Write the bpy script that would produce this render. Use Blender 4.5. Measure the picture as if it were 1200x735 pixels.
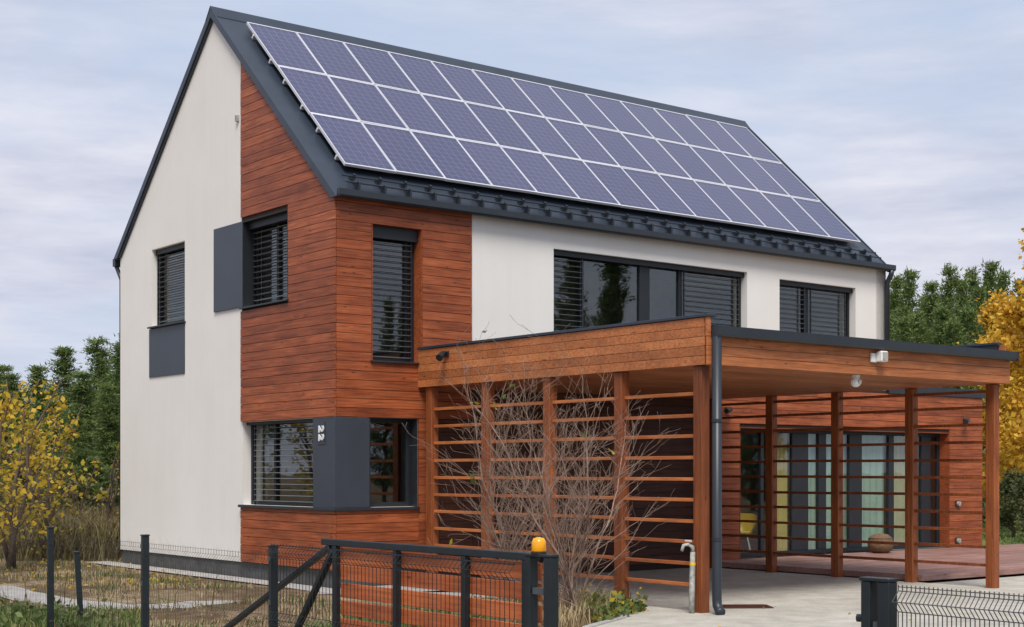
import bpy, bmesh, math, random
import numpy as np
from mathutils import Matrix, Vector
R = math.radians
random.seed(7)
rng = np.random.default_rng(7)
sc = bpy.context.scene
for o in list(bpy.data.objects): bpy.data.objects.remove(o)
col = sc.collection

# ------------------------------------------------------------------ camera
cam_d = bpy.data.cameras.new('camera'); cam = bpy.data.objects.new('camera', cam_d); col.objects.link(cam)
cam.location = (0, 0, 1.7); cam.rotation_euler = (R(90), 0, 0)
cam_d.sensor_width = 36; cam_d.lens = 1707.8 / 1200 * 36
cam_d.shift_y = (552.6 - 367.5) / 1200
cam_d.clip_start = .1; cam_d.clip_end = 3000
sc.camera = cam

# ------------------------------------------------------------------ world, sun, exposure
SUN_EL, SUN_AZ = R(55), R(179)          # azimuth measured clockwise from +Y; sun stands behind the camera
w = bpy.data.worlds.new('World'); sc.world = w; w.use_nodes = True
nt = w.node_tree; nt.nodes.clear()
def N(nt, t, **k):
    n = nt.nodes.new(t)
    for a, b in k.items(): setattr(n, a, b)
    return n
out = N(nt, 'ShaderNodeOutputWorld'); bg = N(nt, 'ShaderNodeBackground'); bg.inputs[1].default_value = .1
sky = N(nt, 'ShaderNodeTexSky', sky_type='NISHITA'); sky.sun_disc = False
sky.sun_elevation = SUN_EL; sky.sun_rotation = SUN_AZ; sky.air_density = 1.0; sky.dust_density = 2.0
tc = N(nt, 'ShaderNodeTexCoord')
mp = N(nt, 'ShaderNodeMapping'); mp.inputs['Scale'].default_value = (1.0, 1.0, 3.0); mp.inputs['Location'].default_value = (3.1, .4, .2)
nt.links.new(tc.outputs['Generated'], mp.inputs[0])
n1 = N(nt, 'ShaderNodeTexNoise'); n1.inputs['Scale'].default_value = 2.7; n1.inputs['Detail'].default_value = 8; n1.inputs['Roughness'].default_value = .56
n1.inputs['Distortion'].default_value = .35
nt.links.new(mp.outputs[0], n1.inputs['Vector'])
r1 = N(nt, 'ShaderNodeValToRGB'); r1.color_ramp.elements[0].position = .36; r1.color_ramp.elements[1].position = .62
nt.links.new(n1.outputs[0], r1.inputs[0])
mp2 = N(nt, 'ShaderNodeMapping'); mp2.inputs['Scale'].default_value = (1.0, 1.0, 6.0); mp2.inputs['Location'].default_value = (.7, 5.3, 1.2)
nt.links.new(tc.outputs['Generated'], mp2.inputs[0])
n2 = N(nt, 'ShaderNodeTexNoise'); n2.inputs['Scale'].default_value = 4.2; n2.inputs['Detail'].default_value = 6; n2.inputs['Roughness'].default_value = .62
nt.links.new(mp2.outputs[0], n2.inputs['Vector'])
ccol = N(nt, 'ShaderNodeValToRGB')          # cloud body: grey lavender to near white
ccol.color_ramp.elements[0].position = .34; ccol.color_ramp.elements[0].color = (.37, .395, .495, 1)
ccol.color_ramp.elements[1].position = .66; ccol.color_ramp.elements[1].color = (.565, .565, .625, 1)
nt.links.new(n2.outputs[0], ccol.inputs[0])
cm = N(nt, 'ShaderNodeVectorMath', operation='SCALE'); cm.inputs['Scale'].default_value = 11.0
nt.links.new(ccol.outputs[0], cm.inputs[0])
blue = N(nt, 'ShaderNodeMix', data_type='RGBA'); blue.inputs[0].default_value = .86     # thin high cloud veils the open blue too
nt.links.new(sky.outputs[0], blue.inputs[6]); blue.inputs[7].default_value = (4.2, 5.0, 6.4, 1)
mx = N(nt, 'ShaderNodeMix', data_type='RGBA')
nt.links.new(r1.outputs[0], mx.inputs[0]); nt.links.new(blue.outputs[2], mx.inputs[6]); nt.links.new(cm.outputs[0], mx.inputs[7])
nt.links.new(mx.outputs[2], bg.inputs[0]); nt.links.new(bg.outputs[0], out.inputs[0])

sd = bpy.data.lights.new('sun', 'SUN'); sd.energy = 2.7; sd.angle = R(24); sd.color = (1, .95, .88)
so = bpy.data.objects.new('sun', sd); col.objects.link(so)
dirv = Vector((math.sin(SUN_AZ) * math.cos(SUN_EL), math.cos(SUN_AZ) * math.cos(SUN_EL), math.sin(SUN_EL)))
so.rotation_euler = dirv.to_track_quat('Z', 'Y').to_euler(); so.location = (0, -20, 30)
sc.view_settings.view_transform = 'Standard'; sc.view_settings.look = 'None'
sc.view_settings.exposure = 0.40; sc.view_settings.gamma = 1
sc.cycles.use_denoising = True
sc.cycles.max_bounces = 8; sc.cycles.transparent_max_bounces = 24

# ------------------------------------------------------------------ measured frame of the house
TH = .665; X0, D0 = -2.559, 21.109      # near corner; local x runs along the long side, local y along the gable
HM = Matrix.Translation((X0, D0, 0)) @ Matrix.Rotation(TH, 4, 'Z')
W, L, ZE, ZR = 7.677, 12.685, 5.775, 9.335
M_ = (ZR - ZE) / (W / 2); PITCH = math.atan(M_)
S0, TF, CW = 1.458, -6.04, 5.965        # carport: left line, front line, width
ROT = {'g': R(-90), 'l': 0}

# ------------------------------------------------------------------ materials
def mat(name, rough=.6, metallic=0, spec=.5):
    m = bpy.data.materials.new(name); m.use_nodes = True
    b = m.node_tree.nodes['Principled BSDF']
    b.inputs['Roughness'].default_value = rough; b.inputs['Metallic'].default_value = metallic
    b.inputs['Specular IOR Level'].default_value = spec
    return m, m.node_tree, b
def ramp(t, stops):
    r = N(t, 'ShaderNodeValToRGB'); e = r.color_ramp.elements
    while len(e) < len(stops): e.new(.5)
    for i, (p, c) in enumerate(stops): e[i].position = p; e[i].color = (*c, 1)
    return r
def noise(t, scale, detail=4, rough=.55, vec=None, dims='3D'):
    n = N(t, 'ShaderNodeTexNoise', noise_dimensions=dims)
    n.inputs['Scale'].default_value = scale; n.inputs['Detail'].default_value = detail; n.inputs['Roughness'].default_value = rough
    if vec is not None: t.links.new(vec, n.inputs['Vector'])
    return n
def bump(t, b, h, strength=.3, dist=.01):
    n = N(t, 'ShaderNodeBump'); n.inputs['Strength'].default_value = strength; n.inputs['Distance'].default_value = dist
    t.links.new(h, n.inputs['Height']); t.links.new(n.outputs[0], b.inputs['Normal'])
def mixc(t, fac, a, b_, mode='MIX'):
    m = N(t, 'ShaderNodeMix', data_type='RGBA', blend_type=mode)
    for s, i in ((fac, 0), (a, 6), (b_, 7)):
        if hasattr(s, 'is_linked'): t.links.new(s, m.inputs[i])
        elif isinstance(s, (int, float)): m.inputs[i].default_value = s
        else: m.inputs[i].default_value = (*s, 1)
    return m.outputs[2]
def plain(name, c, rough=.5, metallic=0, var=.15, scale=6, bs=.05):
    m, t, b = mat(name, rough, metallic)
    tc = N(t, 'ShaderNodeTexCoord'); n = noise(t, scale, 5, .6, tc.outputs['Object'])
    r = ramp(t, [(.3, tuple(x * (1 - var) for x in c)), (.7, tuple(min(1, x * (1 + var)) for x in c))])
    t.links.new(n.outputs[0], r.inputs[0]); t.links.new(r.outputs[0], b.inputs['Base Color'])
    if bs: bump(t, b, n.outputs[0], bs, .01)
    return m
def wood(name, dark, mid, light, axis='x', rough=.5, varied=True):
    m, t, b = mat(name, rough, 0, .35)
    tc = N(t, 'ShaderNodeTexCoord'); oi = N(t, 'ShaderNodeObjectInfo')
    off = N(t, 'ShaderNodeVectorMath', operation='SCALE'); off.inputs[0].default_value = (31, 17, 53)
    t.links.new(oi.outputs['Random'], off.inputs['Scale'])
    mp = N(t, 'ShaderNodeMapping')
    mp.inputs['Scale'].default_value = {'x': (1.1, 14, 26), 'z': (26, 26, 1.1), 'y': (26, 1.1, 14)}[axis]
    t.links.new(tc.outputs['Object'], mp.inputs[0])
    ad = N(t, 'ShaderNodeVectorMath', operation='ADD'); t.links.new(mp.outputs[0], ad.inputs[0]); t.links.new(off.outputs[0], ad.inputs[1])
    g = noise(t, 1.6, 6, .62, ad.outputs[0]); g.inputs['Distortion'].default_value = .6
    r = ramp(t, [(.28, dark), (.5, mid), (.74, light)])
    t.links.new(g.outputs[0], r.inputs[0])
    base = r.outputs[0]
    # large soft patches of weathering, knots
    ad2 = N(t, 'ShaderNodeVectorMath', operation='ADD'); t.links.new(tc.outputs['Object'], ad2.inputs[0]); t.links.new(off.outputs[0], ad2.inputs[1])
    p = noise(t, 1.3, 4, .6, ad2.outputs[0]); pr = ramp(t, [(.35, (.76, .74, .75)), (.65, (1.12, 1.10, 1.09))])
    t.links.new(p.outputs[0], pr.inputs[0]); base = mixc(t, 1.0, base, pr.outputs[0], 'MULTIPLY')
    kn = N(t, 'ShaderNodeTexVoronoi'); kn.inputs['Scale'].default_value = 1.0
    mk = N(t, 'ShaderNodeMapping'); mk.inputs['Scale'].default_value = {'x': (3.2, 2, 9), 'z': (9, 9, 3.2), 'y': (9, 3.2, 2)}[axis]
    t.links.new(ad2.outputs[0], mk.inputs[0]); t.links.new(mk.outputs[0], kn.inputs['Vector'])
    kr = ramp(t, [(.05, (.42, .36, .34)), (.14, (1, 1, 1))]); t.links.new(kn.outputs['Distance'], kr.inputs[0])
    base = mixc(t, 1.0, base, kr.outputs[0], 'MULTIPLY')
    if varied:                                # every board its own stain
        vr = ramp(t, [(0, (.80, .77, .78)), (.35, (.94, .92, .93)), (.7, (1.05, 1.05, 1.04)), (1, (1.16, 1.2, 1.24))]); t.links.new(oi.outputs['Random'], vr.inputs[0])
        base = mixc(t, 1.0, base, vr.outputs[0], 'MULTIPLY')
    t.links.new(base, b.inputs['Base Color'])
    bump(t, b, g.outputs[0], .25, .004)
    return m
MT = {}
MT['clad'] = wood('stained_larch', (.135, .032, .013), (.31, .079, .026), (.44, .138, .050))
MT['darkclad'] = wood('dark_brown_larch', (.035, .011, .007), (.075, .024, .013), (.11, .038, .022))  # much darker brown boards, on the wall stretch behind the carport
MT['fascia'] = wood('fascia_larch', (.25, .078, .026), (.44, .155, .052), (.58, .225, .085))
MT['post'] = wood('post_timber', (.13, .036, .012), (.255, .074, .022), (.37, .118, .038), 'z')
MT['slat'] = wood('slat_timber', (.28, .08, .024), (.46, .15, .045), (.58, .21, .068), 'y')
MT['soffit'] = wood('soffit_timber', (.24, .08, .032), (.38, .14, .058), (.46, .19, .08))
MT['deckw'] = wood('deck_boards', (.20, .105, .085), (.31, .175, .145), (.40, .24, .20))
MT['gatew'] = wood('gate_timber', (.30, .075, .024), (.48, .13, .042), (.60, .20, .07))
MT['metal'] = plain('anthracite_metal', (.020, .026, .034), .42, 0, .12, 3, .02)
MT['panel'] = plain('anthracite_panel', (.040, .050, .068), .42, 0, .10, 2, .02)
MT['roof'] = plain('roof_sheet', (.030, .041, .060), .40, .1, .15, 2, .02)
MT['fence'] = plain('fence_coating', (.010, .017, .021), .4, 0, .2, 8, .02)
MT['plinth'] = plain('plinth_render', (.085, .083, .08), .9, 0, .3, 5, .2)
MT['dark'] = plain('membrane', (.035, .016, .010), .9)
MT['white'] = plain('white_plastic', (.75, .75, .73), .4)
MT['silver'] = plain('aluminium', (.70, .70, .73), .35, .2, .05)
MT['galv'] = plain('grey_plastic_pipe', (.34, .34, .31), .6, 0, .5, 16)
MT['amber'] = plain('amber_plastic', (.85, .36, .01), .25)
MT['yellow'] = plain('yellow_plastic', (.75, .48, .03), .35)
MT['blind'] = plain('blind_slat', (.20, .21, .22), .45, .2, .1)
MT['frame'] = plain('window_frame', (.012, .015, .020), .5)
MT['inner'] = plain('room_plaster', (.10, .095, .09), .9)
MT['concrete'] = None
MT['bark'] = plain('bark', (.10, .07, .05), .9, 0, .4, 12, .5)
MT['twig'] = plain('twig_bark', (.27, .18, .135), .85, 0, .4, 9, .3)
MT['wicker'] = plain('wicker', (.16, .09, .045), .8, 0, .6, 40, .8)
MT['steel'] = plain('wire_steel', (.10, .11, .115), .45, .4)

def plaster():
    m, t, b = mat('white_render', .92, 0, .2)
    tc = N(t, 'ShaderNodeTexCoord')
    a = noise(t, .55, 6, .6, tc.outputs['Object']); f = noise(t, 140, 3, .7, tc.outputs['Object'])
    mp = N(t, 'ShaderNodeMapping'); mp.inputs['Scale'].default_value = (5, 5, .25); t.links.new(tc.outputs['Object'], mp.inputs[0])
    s = noise(t, 1.2, 4, .6, mp.outputs[0])
    r = ramp(t, [(.3, (.745, .715, .67)), (.7, (.80, .775, .735))]); t.links.new(a.outputs[0], r.inputs[0])
    r2 = ramp(t, [(.3, (.982, .980, .977)), (.6, (1, 1, 1))]); t.links.new(s.outputs[0], r2.inputs[0])
    sz = N(t, 'ShaderNodeSeparateXYZ'); t.links.new(tc.outputs['Object'], sz.inputs[0])      # splash dirt on the lowest half metre
    dn = noise(t, 4.0, 5, .65, tc.outputs['Object']); dm = N(t, 'ShaderNodeMath', operation='MULTIPLY_ADD'); dm.inputs[1].default_value = .7; t.links.new(dn.outputs[0], dm.inputs[0]); t.links.new(sz.outputs[2], dm.inputs[2])
    dr = ramp(t, [(.45, (.80, .77, .72)), (.85, (1, 1, 1))]); t.links.new(dm.outputs[0], dr.inputs[0])
    x = mixc(t, 1.0, r.outputs[0], r2.outputs[0], 'MULTIPLY'); x = mixc(t, 1.0, x, dr.outputs[0], 'MULTIPLY')
    t.links.new(x, b.inputs['Base Color'])
    bump(t, b, f.outputs[0], .5, .005); return m
MT['render'] = plaster()

def concrete():
    m, t, b = mat('concrete', .9, 0, .25)
    g = N(t, 'ShaderNodeNewGeometry')
    a = noise(t, .6, 6, .65, g.outputs['Position']); f = noise(t, 22, 4, .7, g.outputs['Position']); c = noise(t, 3.2, 5, .6, g.outputs['Position'])
    r = ramp(t, [(.3, (.40, .375, .325)), (.55, (.50, .475, .415)), (.75, (.57, .545, .49))]); t.links.new(a.outputs[0], r.inputs[0])
    r2 = ramp(t, [(.3, (.80, .79, .77)), (.65, (1.06, 1.06, 1.06))]); t.links.new(c.outputs[0], r2.inputs[0])
    r3 = ramp(t, [(.3, (.86, .86, .86)), (.7, (1.06, 1.06, 1.06))]); t.links.new(f.outputs[0], r3.inputs[0])
    x = mixc(t, 1.0, r.outputs[0], r2.outputs[0], 'MULTIPLY'); x = mixc(t, 1.0, x, r3.outputs[0], 'MULTIPLY')
    t.links.new(x, b.inputs['Base Color']); bump(t, b, f.outputs[0], .4, .01); return m
MT['concrete'] = concrete()

def soil(name, stops, sc1=.7, gsc=30):
    m, t, b = mat(name, .95, 0, .15)
    g = N(t, 'ShaderNodeNewGeometry')
    a = noise(t, sc1, 8, .7, g.outputs['Position']); f = noise(t, gsc, 5, .75, g.outputs['Position'])
    r = ramp(t, stops); t.links.new(a.outputs[0], r.inputs[0])
    r3 = ramp(t, [(.3, (.55, .55, .55)), (.7, (1.25, 1.25, 1.25))]); t.links.new(f.outputs[0], r3.inputs[0])
    t.links.new(mixc(t, 1.0, r.outputs[0], r3.outputs[0], 'MULTIPLY'), b.inputs['Base Color']); bump(t, b, f.outputs[0], .8, .03); return m
MT['ground'] = soil('garden_soil', [(.34, (.12, .13, .05)), (.44, (.13, .085, .05)), (.54, (.25, .18, .11)), (.66, (.40, .32, .21))])
MT['lawn'] = soil('lawn_turf', [(.3, (.10, .14, .035)), (.5, (.15, .19, .045)), (.7, (.22, .22, .07))], .9, 40)
MT['gravel'] = soil('pale_gravel', [(.3, (.40, .38, .355)), (.5, (.50, .475, .45)), (.7, (.58, .56, .53))], 3, 60)

def leafmat(name, stops, sc1=.8, trans=.35, rough=.6):
    m, t, b = mat(name, rough, 0, .25)
    tc = N(t, 'ShaderNodeTexCoord'); g = N(t, 'ShaderNodeNewGeometry')
    n = noise(t, sc1, 4, .6, tc.outputs['Object'])
    ma = N(t, 'ShaderNodeMath', operation='MULTIPLY'); ma.inputs[1].default_value = .5; t.links.new(g.outputs['Random Per Island'], ma.inputs[0])
    mb = N(t, 'ShaderNodeMath', operation='MULTIPLY_ADD'); mb.inputs[1].default_value = .9; t.links.new(n.outputs[0], mb.inputs[0]); t.links.new(ma.outputs[0], mb.inputs[2])
    sb = N(t, 'ShaderNodeMath', operation='SUBTRACT'); sb.inputs[1].default_value = .2; t.links.new(mb.outputs[0], sb.inputs[0])
    r = ramp(t, stops); t.links.new(sb.outputs[0], r.inputs[0]); t.links.new(r.outputs[0], b.inputs['Base Color'])
    tr = N(t, 'ShaderNodeBsdfTranslucent'); t.links.new(r.outputs[0], tr.inputs[0])
    mx = N(t, 'ShaderNodeMixShader'); mx.inputs[0].default_value = trans
    o = t.nodes['Material Output']; t.links.new(b.outputs[0], mx.inputs[1]); t.links.new(tr.outputs[0], mx.inputs[2]); t.links.new(mx.outputs[0], o.inputs[0])
    return m
MT['pine'] = leafmat('pine_needles', [(.1, (.05, .085, .03)), (.4, (.11, .165, .05)), (.65, (.18, .24, .07)), (.9, (.27, .30, .10))], .6)
MT['birch'] = leafmat('autumn_birch_leaves', [(.1, (.36, .19, .03)), (.4, (.64, .36, .04)), (.65, (.78, .50, .06)), (.95, (.80, .62, .14))], .6, .4)
MT['sapl'] = leafmat('yellow_leaves', [(.05, (.14, .17, .035)), (.3, (.36, .31, .04)), (.65, (.64, .42, .04)), (.95, (.72, .50, .12))], 1.2, .4)
MT['straw'] = leafmat('dry_straw', [(.1, (.17, .12, .065)), (.4, (.32, .24, .13)), (.7, (.44, .34, .19)), (.95, (.52, .43, .26))], .8, .2)
MT['grass'] = leafmat('green_grass', [(.1, (.055, .09, .025)), (.4, (.11, .165, .045)), (.7, (.18, .22, .07)), (.95, (.30, .28, .11))], .8, .3)
MT['heath'] = leafmat('brown_undergrowth', [(.1, (.09, .075, .035)), (.4, (.16, .13, .06)), (.7, (.23, .18, .08)), (.95, (.15, .16, .06))], .7, .2)
MT['shrubleaf'] = leafmat('olive_leaves', [(.1, (.035, .05, .02)), (.5, (.08, .10, .035)), (.9, (.20, .17, .06))], 1.0, .3)

def glass():
    m = bpy.data.materials.new('window_glass'); m.use_nodes = True; t = m.node_tree; t.nodes.clear()
    o = N(t, 'ShaderNodeOutputMaterial'); gm_ = N(t, 'ShaderNodeNewGeometry')
    dt = N(t, 'ShaderNodeVectorMath', operation='DOT_PRODUCT'); t.links.new(gm_.outputs['Incoming'], dt.inputs[0]); t.links.new(gm_.outputs['Normal'], dt.inputs[1])
    def mth(op, a, b=None):
        n_ = N(t, 'ShaderNodeMath', operation=op)
        for k, q in enumerate((a, b)):
            if q is None: continue
            if isinstance(q, (int, float)): n_.inputs[k].default_value = q
            else: t.links.new(q, n_.inputs[k])
        return n_.outputs[0]
    fac = mth('ADD', mth('MULTIPLY', mth('POWER', mth('SUBTRACT', 1.0, mth('ABSOLUTE', dt.outputs['Value'])), 5.0), .93), .07)   # Schlick, same from both sides
    tc = N(t, 'ShaderNodeTexCoord'); n = noise(t, 1.1, 2, .5, tc.outputs['Object'])
    bp = N(t, 'ShaderNodeBump'); bp.inputs['Strength'].default_value = .05; bp.inputs['Distance'].default_value = .05; t.links.new(n.outputs[0], bp.inputs['Height'])
    tr = N(t, 'ShaderNodeBsdfTransparent'); tr.inputs[0].default_value = (.88, .92, .90, 1)
    gl = N(t, 'ShaderNodeBsdfGlossy'); gl.inputs['Roughness'].default_value = .01; gl.inputs[0].default_value = (.95, .97, 1, 1)
    t.links.new(bp.outputs[0], gl.inputs['Normal'])
    mx = N(t, 'ShaderNodeMixShader'); t.links.new(fac, mx.inputs[0]); t.links.new(tr.outputs[0], mx.inputs[1]); t.links.new(gl.outputs[0], mx.inputs[2])
    t.links.new(mx.outputs[0], o.inputs[0]); return m
MT['glass'] = glass()

def curtain(name, c, tr_=.45):
    m, t, b = mat(name, .9, 0, .1); b.inputs['Base Color'].default_value = (*c, 1)
    tc = N(t, 'ShaderNodeTexCoord'); n = noise(t, 3, 4, .6, tc.outputs['Object'])
    r = ramp(t, [(.3, tuple(x * .85 for x in c)), (.7, c)]); t.links.new(n.outputs[0], r.inputs[0]); t.links.new(r.outputs[0], b.inputs['Base Color'])
    return m
MT['curt_y'] = curtain('yellow_curtain', (.56, .43, .16))
MT['curt_g'] = curtain('pale_green_voile', (.40, .52, .45))
MT['curt_b'] = curtain('beige_curtain', (.52, .48, .34))

PW, PH = .910, 1.385                       # solar panel size
def cells():
    m, t, b = mat('solar_cells', .28, 0, .5)
    b.inputs['Coat Weight'].default_value = .3; b.inputs['Coat Roughness'].default_value = .06
    tc = N(t, 'ShaderNodeTexCoord'); sp = N(t, 'ShaderNodeSeparateXYZ'); t.links.new(tc.outputs['Object'], sp.inputs[0])
    def line(sock, pitch, wdt):
        a = N(t, 'ShaderNodeMath', operation='DIVIDE'); a.inputs[1].default_value = pitch; t.links.new(sock, a.inputs[0])
        f = N(t, 'ShaderNodeMath', operation='FRACT'); t.links.new(a.outputs[0], f.inputs[0])
        s = N(t, 'ShaderNodeMath', operation='SUBTRACT'); s.inputs[1].default_value = .5; t.links.new(f.outputs[0], s.inputs[0])
        ab = N(t, 'ShaderNodeMath', operation='ABSOLUTE'); t.links.new(s.outputs[0], ab.inputs[0])
        g = N(t, 'ShaderNodeMath', operation='GREATER_THAN'); g.inputs[1].default_value = .5 - wdt / pitch / 2; t.links.new(ab.outputs[0], g.inputs[0])
        return g.outputs[0]
    lx = line(sp.outputs[0], (PW - .05) / 6, .010); ly = line(sp.outputs[1], (PH - .05) / 10, .008)
    mxm = N(t, 'ShaderNodeMath', operation='MAXIMUM'); t.links.new(lx, mxm.inputs[0]); t.links.new(ly, mxm.inputs[1])
    bb = line(sp.outputs[0], (PW - .05) / 18, .003)
    vo = N(t, 'ShaderNodeTexVoronoi'); vo.inputs['Scale'].default_value = 45; t.links.new(tc.outputs['Object'], vo.inputs['Vector'])
    oi = N(t, 'ShaderNodeObjectInfo')
    r = ramp(t, [(0, (.022, .025, .080)), (1, (.042, .045, .118))]); t.links.new(vo.outputs['Color'], r.inputs[0])
    rr = ramp(t, [(0, (.78, .80, .88)), (1, (1.16, 1.12, 1.06))]); t.links.new(oi.outputs['Random'], rr.inputs[0])
    x = mixc(t, 1.0, r.outputs[0], rr.outputs[0], 'MULTIPLY')
    hm = N(t, 'ShaderNodeMath', operation='MULTIPLY'); hm.inputs[1].default_value = .5; t.links.new(bb, hm.inputs[0])
    x = mixc(t, hm.outputs[0], x, (.22, .22, .28)); gm2 = N(t, 'ShaderNodeMath', operation='MULTIPLY'); gm2.inputs[1].default_value = .45; t.links.new(mxm.outputs[0], gm2.inputs[0]); x = mixc(t, gm2.outputs[0], x, (.30, .31, .40))
    t.links.new(x, b.inputs['Base Color']); return m
MT['cells'] = cells()

# ------------------------------------------------------------------ mesh helpers
class MB:
    def __init__(s): s.v = []; s.f = []
    def box(s, x0, x1, y0, y1, z0, z1):
        b = len(s.v)
        s.v += [(x, y, z) for z in (z0, z1) for y in (y0, y1) for x in (x0, x1)]
        s.f += [tuple(b + i for i in q) for q in ((0, 2, 3, 1), (4, 5, 7, 6), (0, 1, 5, 4), (2, 6, 7, 3), (0, 4, 6, 2), (1, 3, 7, 5))]
        return s
    def prism(s, poly, d0, d1):             # poly in (u, z), extruded along y
        b = len(s.v); n = len(poly)
        s.v += [(u, d0, z) for u, z in poly] + [(u, d1, z) for u, z in poly]
        s.f.append(tuple(b + i for i in range(n))); s.f.append(tuple(b + n + i for i in reversed(range(n))))
        for i in range(n):
            j = (i + 1) % n; s.f.append((b + i, b + n + i, b + n + j, b + j))
        return s
    def prismx(s, poly, x0, x1):            # poly in (y, z), extruded along x
        b = len(s.v); n = len(poly)
        s.v += [(x0, y, z) for y, z in poly] + [(x1, y, z) for y, z in poly]
        s.f.append(tuple(b + i for i in range(n))); s.f.append(tuple(b + n + i for i in reversed(range(n))))
        for i in range(n):
            j = (i + 1) % n; s.f.append((b + i, b + n + i, b + n + j, b + j))
        return s
    def tube(s, pts, radii, n=8, cap=True):
        pts = [Vector(p) for p in pts]
        if not isinstance(radii, (list, tuple)): radii = [radii] * len(pts)
        b = len(s.v); prev = None
        for i, p in enumerate(pts):
            d = (pts[min(i + 1, len(pts) - 1)] - pts[max(i - 1, 0)])
            d = d.normalized() if d.length > 1e-9 else Vector((0, 0, 1))
            a = prev if prev is not None else (Vector((1, 0, 0)) if abs(d.x) < .8 else Vector((0, 1, 0)))
            x = (a - d * a.dot(d)).normalized(); prev = x; y = d.cross(x)
            for k in range(n):
                t = 2 * math.pi * (k + .5) / n; s.v.append(tuple(p + (x * math.cos(t) + y * math.sin(t)) * radii[i]))
        for i in range(len(pts) - 1):
            for k in range(n):
                q = b + i * n; s.f.append((q + k, q + (k + 1) % n, q + n + (k + 1) % n, q + n + k))
        if cap:
            s.f.append(tuple(b + k for k in reversed(range(n)))); e = b + (len(pts) - 1) * n; s.f.append(tuple(e + k for k in range(n)))
        return s
    def lathe(s, prof, c=(0, 0, 0), n=16):
        b = len(s.v)
        for r, z in prof:
            for k in range(n):
                t = 2 * math.pi * k / n; s.v.append((c[0] + r * math.cos(t), c[1] + r * math.sin(t), c[2] + z))
        for i in range(len(prof) - 1):
            for k in range(n):
                q = b + i * n; s.f.append((q + k, q + (k + 1) % n, q + n + (k + 1) % n, q + n + k))
        s.f.append(tuple(b + k for k in reversed(range(n)))); e = b + (len(prof) - 1) * n; s.f.append(tuple(e + k for k in range(n)))
        return s
    def mesh(s, name, m, bevel=0, smooth=False):
        me = bpy.data.meshes.new(name); me.from_pydata(s.v, [], s.f)
        bm = bmesh.new(); bm.from_mesh(me); bmesh.ops.recalc_face_normals(bm, faces=bm.faces)
        if bevel: bmesh.ops.bevel(bm, geom=bm.edges[:], offset=bevel, segments=1, affect='EDGES', clamp_overlap=True)
        bm.to_mesh(me); bm.free()
        if smooth: me.shade_smooth()
        if m: me.materials.append(m)
        return me
    def build(s, name, m, parent=None, bevel=0, smooth=False, loc=None, rz=None):
        return link(name, s.mesh(name, m, bevel, smooth), parent, loc, rz)
def link(name, me, parent=None, loc=None, rz=None):
    o = bpy.data.objects.new(name, me); col.objects.link(o)
    if parent is not None: o.parent = parent
    if loc is not None: o.location = loc
    if rz is not None: o.rotation_euler = (0, 0, rz)
    return o
def tag(o, label=None, cat=None, group=None, kind=None):
    for k, v in (('label', label), ('category', cat), ('group', group), ('kind', kind)):
        if v: o[k] = v
    return o
def empty(name, loc, rz=0, label=None, cat=None, group=None):
    o = bpy.data.objects.new(name, None); col.objects.link(o); o.location = loc; o.rotation_euler = (0, 0, rz); o.empty_display_size = .2
    return tag(o, label, cat, group)
def copy_tree(o, parent=None):
    c = o.copy(); col.objects.link(c)
    if parent is not None: c.parent = parent
    for ch in list(o.children): copy_tree(ch, c)
    return c
def clip(poly, a, b, c):                    # keep a*u + b*z <= c
    o = []
    for i in range(len(poly)):
        p, q = poly[i], poly[(i + 1) % len(poly)]
        fp, fq = a * p[0] + b * p[1] - c, a * q[0] + b * q[1] - c
        if fp <= 0: o.append(p)
        if fp * fq < 0:
            k = fp / (fp - fq); o.append((p[0] + (q[0] - p[0]) * k, p[1] + (q[1] - p[1]) * k))
    return o
def hw(s, t, z=0): return HM @ Vector((s, t, z))

# ------------------------------------------------------------------ ground and paving (the setting)
def sheet(name, pts, z, m, kind='structure', thick=0):
    b = MB(); n = len(pts); b.v = [(x, y, z) for x, y in pts]; b.f = [tuple(range(n))]
    if thick:
        b.v += [(x, y, z - thick) for x, y in pts]
        for i in range(n): b.f.append((i, (i + 1) % n, n + (i + 1) % n, n + i))
    o = b.build(name, m); tag(o, kind=kind); return o
# ground: fine near the house with low undulation, flat to the horizon
gm = MB(); GX = [-900, -300, -120, -60, -40] + [x * .5 for x in range(-60, 61)] + [40, 60, 120, 300, 900]
GY = [-900, -300, -100, -40, -10] + [y * .5 for y in range(0, 91)] + [60, 90, 150, 300, 900]
def gz(x, y):
    z = 0.0
    z += .11 * math.exp(-((x + 4.3) / 1.1) ** 2 - ((y - 20.2) / .8) ** 2) + .07 * math.exp(-((x + 3.0) / .9) ** 2 - ((y - 18.0) / .7) ** 2)
    return z - .012
for y in GY:
    for x in GX: gm.v.append((x, y, gz(x, y)))
nx = len(GX)
for j in range(len(GY) - 1):
    for i in range(nx - 1): q = j * nx + i; gm.f.append((q, q + 1, q + nx + 1, q + nx))
tag(gm.build('ground', MT['ground'], smooth=True), kind='structure')
def wob(pts, amp=.05, step=.4):
    o = []
    for i in range(len(pts)):
        a, b = Vector(pts[i]), Vector(pts[(i + 1) % len(pts)]); n = max(1, int((b - a).length / step))
        for k in range(n):
            p = a.lerp(b, k / n); o.append((p.x + random.uniform(-amp, amp), p.y + random.uniform(-amp, amp)))
    return o
H2 = lambda s, t: tuple(hw(s, t).xy)
sheet('driveway', [H2(1.25, .0), H2(1.2, -2.5), H2(1.3, -4.2), H2(1.0, -5.2), H2(.4, -5.75), H2(-.7, -6.35), H2(-1.5, -7.5), H2(-2.5, -9.4), H2(-3.2, -11.5), H2(-3.4, -13.0),
                   H2(-1.0, -14.2), H2(9.0, -11), H2(14, -9), H2(13.0, -4.75), H2(7.56, -4.75), H2(7.56, 0)], .012, MT['concrete'])
drive = bpy.data.objects['driveway']
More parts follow.
